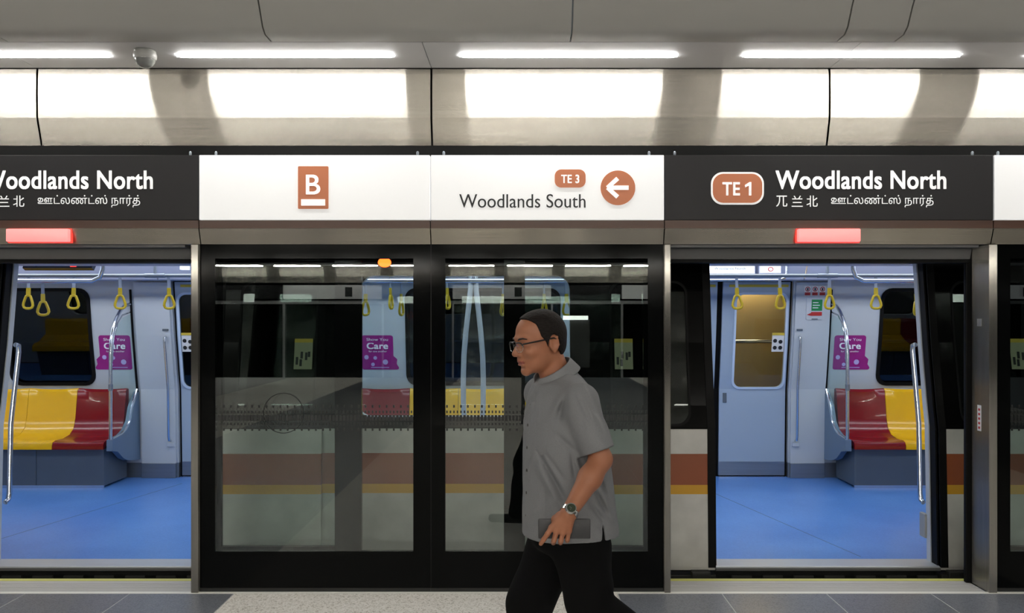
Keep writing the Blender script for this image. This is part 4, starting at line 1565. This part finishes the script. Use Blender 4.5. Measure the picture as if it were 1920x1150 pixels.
# ---- head
cranium(body, 0, .8)
hell(body, (3.0, 0, -2.2), (6.3, 6.4, 8.0), 1.5)
hell(body, (3.1, 0, -7.0), (5.0, 5.5, 3.8), 1.5)
hell(body, (0.5, 0, -5.2), (5.5, 6.2, 4.0), 1.5)
hell(body, (7.0, 0, -9.6), (1.9, 2.4, 1.9), 1.5)
hell(body, (7.7, 0, 2.5), (1.8, 5.0, 1.5), 1.2)
for sy in (1, -1):
    hell(body, (9.8, sy * 3.3, .2), (2.1, 2.3, 1.6), .9, 'sub')
    hell(body, (6.1, sy * 4.2, -2.4), (2.4, 2.3, 2.1), 1.3)
    hell(body, (7.0, sy * 3.25, .25), (1.5, 1.6, 1.35), .35)
    hell(body, (9.2, sy * 1.45, -3.15), (1.1, .85, .85), .45)
    hell(body, (9.8, sy * .8, -3.95), (.55, .35, .4), .2, 'sub')
    # lid folds and cheek fold
    hcap(body, (8.4, sy * 2.2, 1.25), (7.6, sy * 4.4, 1.15), .38, .30, .35)
    hcap(body, (8.3, sy * 2.4, -.95), (7.5, sy * 4.2, -.9), .34, .26, .4)
    hcap(body, (9.35, sy * 2.3, -3.6), (8.05, sy * 3.4, -6.2), .20, .16, .35, 'sub')
hcap(body, (8.7, 0, .9), (10.6, 0, -2.4), .75, 1.05, .9)
hell(body, (10.55, 0, -2.75), (1.15, 1.15, 1.0), .5)
hell(body, (8.45, 0, -5.0), (1.1, 2.6, 1.0), .8)
hcap(body, (8.9, -1.7, -5.75), (8.9, 1.7, -5.75), .55, .55, .3)
hcap(body, (9.35, -.6, -5.7), (9.35, .6, -5.7), .38, .38, .4)
hcap(body, (8.7, -1.5, -6.95), (8.7, 1.5, -6.95), .62, .62, .35)
hcap(body, (9.7, -1.9, -6.32), (9.7, 1.9, -6.32), .20, .20, .2, 'sub')
hcap(body, (8.6, -2.2, -6.33), (8.6, 2.2, -6.33), .22, .22, .25, 'sub')
hcap(body, (8.7, -1.2, -8.15), (8.7, 1.2, -8.15), .5, .5, .7, 'sub')
# ears
for sy in (1, -1):
    hell(body, (-2.4, sy * 7.35, -.6), (1.9, .75, 3.1), .5)
    hell(body, (-1.9, sy * 8.1, -.2), (1.05, .75, 1.9), .25, 'sub')
    hcap(body, (-1.0, sy * 7.5, 1.6), (-3.6, sy * 8.0, 1.9), .42, .42, .25)
    hcap(body, (-3.6, sy * 8.0, 1.9), (-4.0, sy * 7.9, -1.2), .42, .36, .25)
    hcap(body, (-4.0, sy * 7.9, -1.2), (-2.2, sy * 7.4, -3.6), .36, .45, .25)
    hell(body, (-.75, sy * 7.25, -1.0), (.5, .5, .7), .3)

# ---- left hand (towards the camera)


def hp_(px, py, Y):
    return P(px, py, Y)


YH = 2.845
kn = [(1034, 990, YH), (1044, 996, YH - .005), (1055.5, 999, YH - .004), (1066.5, 996, YH + .002)]
wr = WR
for i, q in enumerate(kn):
    q = hp_(*q)
    w0 = WR + Vector((-.010 + i * .0065, 0, 0))
    body.capsule(w0, q, .0175, .0105, .010)
    body.capsule(q, q, .0108, .0108, .005)
mid = hp_(1051, 982, YH + .006)
body.capsule(hp_(1046, 975, YH + .006), hp_(1062, 978, YH + .006), .0165, .0155, .012)


def finger(pts, r0, r1, k=.003):
    pts = [hp_(*p) for p in pts]
    n = len(pts) - 1
    for i in range(n):
        ra = r0 + (r1 - r0) * i / n
        rb = r0 + (r1 - r0) * (i + 1) / n
        body.capsule(pts[i], pts[i + 1], ra, rb, k)
    for i in range(1, n):
        rr = r0 + (r1 - r0) * i / n
        body.capsule(pts[i], pts[i], rr + .0006, rr + .0006, .002)
    return pts


FI = finger([(1034, 990, YH), (1027, 1001, YH - .008), (1019.5, 1012, YH - .004), (1014, 1020, YH + .002)], .0098, .0078)
FM = finger([(1043.5, 997, YH - .004), (1038.5, 1014, YH - .006), (1037.5, 1018, YH + .022), (1041, 1004, YH + .044)], .0096, .0078)
FR = finger([(1055.5, 999, YH - .003), (1051.5, 1015.5, YH - .004), (1051, 1018, YH + .022), (1053, 1004, YH + .044)], .0092, .0075)
FP = finger([(1067, 996, YH + .003), (1064, 1012, YH + .003), (1063.5, 1014.5, YH + .026), (1065, 1003, YH + .043)], .0084, .0070)
# thumb leaves the side of the palm and lies behind the pouch
finger([(1050, 966, YH + .006), (1041, 973, YH + .020), (1035, 985, YH + .038), (1037, 997, YH + .045)], .0135, .0088, .006)


def in_head(c):
    inv = np.array(HM.inverted())
    p = c @ inv[:3, :3].T + inv[:3, 3]
    return p


def skincol(c):
    p = in_head(c)
    lip = (p[:, 0] > 8.0) & (np.abs(p[:, 1]) < 2.35) & (p[:, 2] < -5.35 + .25 * (np.abs(p[:, 1]) < .25) - .12 * np.abs(p[:, 1])) & (p[:, 2] > -7.25 + .28 * np.abs(p[:, 1]))
    return lip.astype(int)


field_obj(body, 'body', ['skin', 'lip'], man, skincol, 2)
del body

# ---- hair
hx = hc
hf = Field(ax_(hc.x - .13, hc.x + .14, .0026), ax_(hc.y - .11, hc.y + .11, .0026), ax_(hc.z - .10, hc.z + .15, .0026))
cranium(hf, .75, .8)
hell(hf, (-4.2, 0, -1.2), (6.0, 6.85, 6.0), 1.2)


def hair_cut(X, Y, Z):
    inv = np.array(HM.inverted())
    lx = inv[0, 0] * X + inv[0, 1] * Y + inv[0, 2] * Z + inv[0, 3]
    ly = inv[1, 0] * X + inv[1, 1] * Y + inv[1, 2] * Z + inv[1, 3]
    lz = inv[2, 0] * X + inv[2, 1] * Y + inv[2, 2] * Z + inv[2, 3]
    xb_ = np.interp(lz, [-7, -3.5, -2.5, .5, 1.5, 3.0, 5.5, 7.5, 8.7, 9.9, 11.2, 12.8], [-6.2, -5.2, -.4, .6, 1.2, 2.3, 2.8, 3.2, 4.4, 5.8, 6.6, 6.8])
    xb_ = xb_ + np.clip(1 - np.abs(ly) / 3.2, 0, 1) * np.interp(lz, [6, 8, 11], [0, .9, .4])
    d1 = (lx - xb_) * .8
    d2 = (-5.6 - lz)
    ear = np.where(np.abs(ly) > 5, 2.35 - np.sqrt(((lx + 2.4) / 1.0) ** 2 + ((lz + .7) / 1.55) ** 2), -3)
    return -np.maximum(np.maximum(d1, d2), ear) * HS


_s = hf.d
X = hf.x[:, None, None]; Y = hf.y[None, :, None]; Z = hf.z[None, None, :]
hf.d = np.maximum(_s, -hair_cut(X, Y, Z).astype(np.float32))
field_obj(hf, 'hair', ['hair'], man, None, 2)

# eyes, brows
for sy in (1, -1):
    for nm, rr, cc, mt in (('eye', 1.18, (7.35, sy * 3.2, .25), 'eye_white'), ('iris', .62, (8.05, sy * 3.2, .2), 'eye_iris')):
        bm = bmesh.new()
        bmesh.ops.create_uvsphere(bm, u_segments=20, v_segments=14, radius=1)
        for v in bm.verts:
            v.co = H(cc[0] + v.co.x * rr, cc[1] + v.co.y * rr, cc[2] + v.co.z * rr * .9)
        MB().addbm(bm).build(nm, mt, man, smooth=True)
    br = [H(9.25, sy * 1.6, 2.4), H(9.2, sy * 2.8, 2.8), H(8.55, sy * 4.2, 2.9), H(7.4, sy * 5.4, 2.5)]
    MB().tube(br, .003, n=8, radii=[.0032, .0038, .0034, .0018]).build('eyebrow', 'brow', man, smooth=True)

# glasses
gl = thing('glasses', H(9.5, 0, 0), None, None)
gl.parent = man
gl.location = Vector(H(9.5, 0, 0)) - wloc(man)
WLOC[gl.name] = Vector(H(9.5, 0, 0))
for sy in (1, -1):
    ring = []
    for q in range(29):
        a = q * math.pi * 2 / 28
        u, v = 2.55 * math.copysign(abs(math.cos(a)) ** .75, math.cos(a)), 1.75 * math.copysign(abs(math.sin(a)) ** .75, math.sin(a))
        yy_ = sy * (3.35 + u)
        ring.append(H(10.25 - .05 * (abs(yy_) - 3.35) ** 2 * .6 - .12 * (abs(yy_) - 3), yy_, -.15 + v))
    MB().tube(ring, .00085, n=8, caps=False).build('lower_rim', 'watch_steel', gl, smooth=True)
    top = [p for i, p in enumerate(ring[:-1]) if 1 <= i <= 13]
    MB().tube(top, .0027, n=8).build('brow_bar', 'glasses_black', gl, smooth=True)
    m = MB()
    cen = sum((Vector(p) for p in ring[:-1]), Vector()) / 28
    m.add([cen] + [Vector(p) for p in ring[:-1]], [(0, i + 1, (i + 1) % 28 + 1) for i in range(28)])
    m.build('lens', 'spectacle_glass', gl, fixn=False)
    arm = [H(9.55, sy * 6.0, 1.05), H(8.6, sy * 6.75, 1.15), H(4, sy * 7.3, 1.35), H(0, sy * 7.85, 1.6), H(-2.2, sy * 8.05, 1.7), H(-3.6, sy * 7.7, 1.0)]
    MB().tube(arm, .0030, n=8).build('temple', 'glasses_black', gl, smooth=True)
MB().tube([H(10.2, .85, .5), H(10.6, 0, .85), H(10.2, -.85, .5)], .0014, n=8).build('bridge', 'glasses_black', gl, smooth=True)

# ---- shirt
st_ = .0050
sh = Field(ax_(-.06, .42, st_), ax_(2.86, 3.56, st_), ax_(.74, 1.46, st_))
for z in np.arange(.70, 1.335, .03):
    cxz = float(np.interp(z, [.72, .8, .9, 1.0, 1.1, 1.2, 1.32], [.196, .193, .188, .183, .174, .165, .155]))
    a = float(np.interp(z, [.72, .8, .9, 1.0, 1.1, 1.22, 1.30, 1.34], [.178, .172, .164, .156, .146, .130, .108, .085]))
    b = float(np.interp(z, [.72, .8, .9, 1.1, 1.25, 1.34], [.195, .190, .182, .188, .180, .13]))
    M = Matrix(((Fv.x, Lv.x, 0, cxz), (Fv.y, Lv.y, 0, 3.2), (0, 0, 1, z), (0, 0, 0, 1)))
    sh.ellipsoid(M, (0, 0, 0), (a, b, .07), .04)
sh.capsule(SHL + Vector((-.005, .01, 0)), SHR, .060, .060, .05)
sh.capsule(Vector((.158, 3.2, 1.32)), H(-4.6, 0, -13.0), .085, .072, .04)
ce_ = SHL.lerp(EL, .86)
sh.capsule(SHL, ce_, .062, .056, .035)
sh.capsule(SHL.lerp(EL, .5), ce_ + (EL - SHL).normalized() * .03, .054, .058, .02)
ceR = SHR.lerp(ELR, .86)
sh.capsule(SHR, ceR, .062, .056, .035)
X = sh.x[:, None, None]; Y = sh.y[None, :, None]; Z = sh.z[None, None, :]
sh.d = sh.d + (.0016 * np.sin(38 * Z + 30 * X + 9 * np.sin(14 * Y + 9 * Z)) * np.sin(21 * X - 17 * Z + 3)).astype(np.float32)
def fold(px0, py0, px1, py1, depth, wd=.007):
    a = P(px0, py0, 3.02); b = P(px1, py1, 3.02)
    dx, dz = b.x - a.x, b.z - a.z
    L2 = dx * dx + dz * dz
    h_ = np.clip(((X - a.x) * dx + (Z - a.z) * dz) / L2, 0, 1)
    q = ((X - a.x - h_ * dx) ** 2 + (Z - a.z - h_ * dz) ** 2)
    tap = np.sin(np.pi * np.clip(h_, .04, .96))
    sh.d = (sh.d + depth * tap * np.exp(-q / wd ** 2) * (Y < 3.16)).astype(np.float32)


for f_ in ((1006, 845, 1066, 950, .010, .008), (1000, 868, 1060, 962, -.006, .012), (1014, 842, 1062, 905, .005, .007),
           (1116, 880, 1150, 955, .008, .007), (1108, 905, 1148, 985, .007, .007), (1122, 905, 1154, 975, -.005, .008),
           (1104, 940, 1140, 992, .006, .007), (1064, 730, 1044, 800, .007, .009), (1050, 740, 1030, 790, -.004, .01),
           (1090, 712, 1122, 775, -.006, .010), (1078, 730, 1108, 800, .007, .008), (1100, 745, 1122, 808, .0032, .007),
           (1086, 770, 1094, 815, .003, .006), (1112, 765, 1130, 812, .0028, .006), (1070, 845, 1080, 905, .007, .008),
           (1040, 812, 1082, 850, .006, .008), (1010, 800, 1014, 830, .003, .008), (1020, 900, 1024, 985, .004, .008),
           (1040, 930, 1030, 1000, -.004, .01), (1092, 960, 1096, 1008, .004, .007), (1008, 735, 1003, 780, .005, .008),
           (1030, 715, 1068, 722, .003, .008)):
    fold(*f_[:4], f_[4] * 1.7, f_[5] * 1.1)
# hem: slightly curved, with a side slit
u = (X - .19) * Fv.x + (Y - 3.2) * Fv.y          # forward coordinate
lat = (X - .19) * Lv.x + (Y - 3.2) * Lv.y
hemz = .782 + .008 * np.cos(u * 12) + .0 * lat
sh.d = np.maximum(sh.d, (hemz - Z).astype(np.float32))
slit = np.maximum(np.maximum(np.abs(u + .055) - .006 * np.clip((.86 - Z) / .05, 0, 2), Z - .85), .08 - lat)
sh.d = np.maximum(sh.d, -slit.astype(np.float32))
# sleeve ends
for S, E, cc in ((SHL, EL, ce_), (SHR, ELR, ceR)):
    dv = (E - S).normalized()
    along = (X - cc.x) * dv.x + (Y - cc.y) * dv.y + (Z - cc.z) * dv.z
    S2 = S
    px_, py_, pz_ = X - S2.x, Y - S2.y, Z - S2.z
    h = px_ * dv.x + py_ * dv.y + pz_ * dv.z
    dist = np.sqrt((px_ - h * dv.x) ** 2 + (py_ - h * dv.y) ** 2 + (pz_ - h * dv.z) ** 2)
    near = (dist < .085) & (along > -.001) & ((S2 is SHR) | (np.broadcast_to(Y, sh.d.shape) < 3.03))
    near = near & ((lat > .165) if S2 is SHL else (lat < -.165))
    sh.d = np.where(near, np.maximum(sh.d, along), sh.d).astype(np.float32)
    hollow = np.maximum(dist - .0470, np.maximum(-.05 - along, along - .05))
    hollow = np.where(((lat > .16) if S2 is SHL else (lat < -.16)), hollow, 1)
    sh.d = np.maximum(sh.d, -hollow.astype(np.float32))
# neck opening
na = np.array(H(-2.6, 0, -6)); nb = np.array(H(-6.2, 0, -17))
ba = nb - na; L = ba @ ba
h = np.clip(((X - na[0]) * ba[0] + (Y - na[1]) * ba[1] + (Z - na[2]) * ba[2]) / L, 0, 1)
dn = np.sqrt((X - na[0] - h * ba[0]) ** 2 + (Y - na[1] - h * ba[1]) ** 2 + (Z - na[2] - h * ba[2]) ** 2) - .060
up_ = (na - nb) / np.linalg.norm(na - nb)
cutp = (X - nb[0]) * up_[0] + (Y - nb[1]) * up_[1] + (Z - nb[2]) * up_[2]
sh.d = np.maximum(sh.d, -np.maximum(dn, .045 - cutp)).astype(np.float32)
sh.d = np.maximum(sh.d, (cutp - .050)).astype(np.float32)
shirt = field_obj(sh, 'shirt', ['shirt_grey'], man, None, 2)
del sh

# collar: shell round the neck
cf = Field(ax_(-.02, .26, .0032), ax_(3.08, 3.32, .0032), ax_(1.24, 1.50, .0032))
X = cf.x[:, None, None]; Y = cf.y[None, :, None]; Z = cf.z[None, None, :]
h = ((X - na[0]) * ba[0] + (Y - na[1]) * ba[1] + (Z - na[2]) * ba[2]) / L
dn = np.sqrt((X - na[0] - h * ba[0]) ** 2 + (Y - na[1] - h * ba[1]) ** 2 + (Z - na[2] - h * ba[2]) ** 2)
cutp = (X - nb[0]) * up_[0] + (Y - nb[1]) * up_[1] + (Z - nb[2]) * up_[2]
fw_ = (X - nb[0]) * Fv.x + (Y - nb[1]) * Fv.y
rad = .0735 + np.clip(.085 - cutp, 0, .1) * .42
top = .080 - fw_ * .12
dc = np.maximum(np.abs(dn - rad) - .0034, np.maximum(cutp - top, (.030 - .45 * np.clip(fw_, 0, .1)) - cutp))
lt2 = (X - nb[0]) * Lv.x + (Y - nb[1]) * Lv.y
vee = np.maximum(np.abs(lt2) - np.clip((cutp - .03) * .75, 0, 1), -fw_)
cf.d = np.maximum(dc, -vee).astype(np.float32)
field_obj(cf, 'collar', ['shirt_grey'], shirt, None, 2)


def shirt_front(z, lat_, extra=0.0):
    cxz = float(np.interp(z, [.72, .8, .9, 1.0, 1.1, 1.2, 1.32], [.196, .193, .188, .183, .174, .165, .155]))
    a = float(np.interp(z, [.72, .8, .9, 1.0, 1.1, 1.22, 1.30, 1.34], [.178, .172, .164, .156, .146, .130, .108, .085]))
    b = float(np.interp(z, [.72, .8, .9, 1.1, 1.25, 1.34], [.195, .190, .182, .188, .180, .13]))
    f_ = (a + .006) * math.sqrt(max(0, 1 - (lat_ / b) ** 2)) + extra
    return Vector((cxz, 3.2, z)) + Fv * f_ + Lv * lat_


zs = np.linspace(.79, 1.30, 26)
m = MB()
vs, fs = [], []
for i, z in enumerate(zs):
    for l, e in ((-.018, .0), (-.016, .005), (.016, .005), (.018, .0)):
        vs.append(shirt_front(z, l, e))
for i in range(len(zs) - 1):
    for j in range(3):
        fs.append((i * 4 + j, i * 4 + j + 1, i * 4 + 5 + j, i * 4 + 4 + j))
MB().add(vs, fs).build('placket', 'shirt_grey', shirt, smooth=True)
for z in (.86, .945, 1.03, 1.115, 1.20, 1.275):
    p = shirt_front(z, 0, .006)
    bm = bmesh.new()
    bmesh.ops.create_uvsphere(bm, u_segments=12, v_segments=8, radius=.006)
    for v in bm.verts:
        q = v.co.copy()
        v.co = p + Fv * (q.x * .4) + Lv * q.y + Vector((0, 0, q.z))
    MB().addbm(bm).build('button', 'button', shirt, smooth=True)
# breast pocket
vs, fs = [], []
for i, z in enumerate(np.linspace(1.10, 1.22, 6)):
    for j, l in enumerate(np.linspace(.055, .135, 6)):
        vs.append(shirt_front(z, l, .011 if not (i in (0,) or j in (0, 5)) else .001))
for i in range(5):
    for j in range(5):
        fs.append((i * 6 + j, i * 6 + j + 1, i * 6 + j + 7, i * 6 + j + 6))
MB().add(vs, fs).build('pocket', 'shirt_grey', shirt, smooth=True)

# ---- trousers
tr = Field(ax_(-.16, .66, .0065), ax_(2.92, 3.48, .0065), ax_(.05, .90, .0065))
for z in np.arange(.74, .87, .03):
    M = Matrix(((Fv.x, Lv.x, 0, .193), (Fv.y, Lv.y, 0, 3.2), (0, 0, 1, z), (0, 0, 0, 1)))
    tr.ellipsoid(M, (0, 0, 0), (.140, .150, .05), .02)
tr.capsule(HL + Vector((.0, 0, -.01)), KL, .105, .082, .035)
tr.capsule(HL + Vector((.015, 0, -.08)), KL + Vector((.03, 0, .07)), .10, .07, .03)
tr.capsule(KL, AL, .082, .062, .02)
tr.capsule(HR + Vector((0, 0, -.01)), KR, .105, .085, .035)
tr.capsule(HR + Vector((-.03, 0, -.12)), KR, .10, .085, .03)
tr.capsule(KR, AR, .083, .068, .02)
X = tr.x[:, None, None]; Y = tr.y[None, :, None]; Z = tr.z[None, None, :]
tr.d = tr.d + (.003 * np.sin(26 * Z + 16 * X + 4 * np.sin(12 * Y))).astype(np.float32)
tr.d = np.maximum(tr.d, Z - .845).astype(np.float32)
field_obj(tr, 'trousers', ['trouser_black'], man, None, 2)
# shoes
for A, dirv, upd in ((AR, Vector((-1, -.2, -.02)), Vector((0, 0, 1))), (AL, Vector((-.42, 0, -.9)), Vector((-.9, 0, .42)))):
    dirv = dirv.normalized()
    base = Vector((A.x, A.y, .045)) if A is AR else A + Vector((-.0, 0, -.04))
    c0 = base - dirv * .055; c1 = base + dirv * .20
    lo = np.minimum(np.array(c0), np.array(c1)) - .09; hi_ = np.maximum(np.array(c0), np.array(c1)) + .09
    sf = Field(ax_(lo[0], hi_[0], .006), ax_(lo[1], hi_[1], .006), ax_(lo[2], hi_[2], .006))
    sf.capsule(c0, c1, .040, .034, .01)
    sf.capsule(c0 + upd * .03, base + upd * .045, .036, .036, .02)
    X = sf.x[:, None, None]; Y = sf.y[None, :, None]; Z = sf.z[None, None, :]
    pl = -((X - base.x) * upd.x + (Y - base.y) * upd.y + (Z - base.z) * upd.z) - .034
    sf.d = np.maximum(sf.d, pl).astype(np.float32)
    field_obj(sf, 'shoe', ['shoe_black'], man, None, 1)

# ---- watch
wt = thing('wrist_watch', WR, None, None)
wt.parent = man
wt.location = WR - wloc(man)
WLOC[wt.name] = WR.copy()
axis = (WR - EL).normalized()
wc = WR - axis * .006
n1 = (Vector((-.15, -1, .15)) - axis * Vector((-.15, -1, .15)).dot(axis)).normalized()
n2 = axis.cross(n1)
NL = 22
for q in range(NL):
    a = 2 * math.pi * q / NL
    if abs(math.atan2(math.sin(a), math.cos(a))) < .5:
        continue
    rr = .0300
    p = wc + (n1 * math.cos(a) * .90 + n2 * math.sin(a)) * rr
    nrm = (n1 * math.cos(a) + n2 * math.sin(a)).normalized()
    tg_ = axis.cross(nrm)
    vs = []
    for sx in (-1, 1):
        for sy in (-1, 1):
            for sz in (-1, 1):
                vs.append(p + axis * (sx * .0085) + tg_ * (sy * .0040) + nrm * (sz * .0018))
    MB().add(vs, [(0, 1, 3, 2), (4, 6, 7, 5), (0, 4, 5, 1), (2, 3, 7, 6), (0, 2, 6, 4), (1, 5, 7, 3)]).build('band_link', 'watch_steel', wt)


def disc(c, nrm, r, h, nm, mt, seg=28, r2=None):
    nrm = nrm.normalized()
    a = axis
    b = nrm.cross(a).normalized()
    vs = []
    for t_, rr in ((0, r), (h, r2 or r)):
        for k in range(seg):
            an = 2 * math.pi * k / seg
            vs.append(c + nrm * t_ + (a * math.cos(an) + b * math.sin(an)) * rr)
    fs = [tuple(range(seg)), tuple(range(seg, 2 * seg))] + [(k, (k + 1) % seg, seg + (k + 1) % seg, seg + k) for k in range(seg)]
    return MB().add(vs, fs).build(nm, mt, wt)


cw = wc + n1 * .0265
disc(cw, n1, .0195, .009, 'case', 'watch_steel', r2=.0180)
disc(cw + n1 * .009, n1, .0150, .0008, 'dial', 'watch_face')
m = MB().tube([cw + n1 * .0102, cw + n1 * .0102 + axis * .010], .0006, n=6)
m.tube([cw + n1 * .0102, cw + n1 * .0102 + n2 * .008], .0006, n=6)
m.build('hands', 'watch_steel', wt)
m = MB().tube([cw + n1 * .004 - n2 * .018, cw + n1 * .004 - n2 * .023], .0028, n=8)
m.build('crown', 'watch_steel', wt)

# ---- pouch held in the hand
a = P(1009, 973, 2.875); b = P(1107, 1010, 2.875)
o = MB().box(a.x, b.x, 2.867, 2.881, b.z, a.z, .004).build('pouch', 'pouch', smooth=True)
tag(o, 'flat dark grey pouch held in the man\'s left hand', 'pouch')
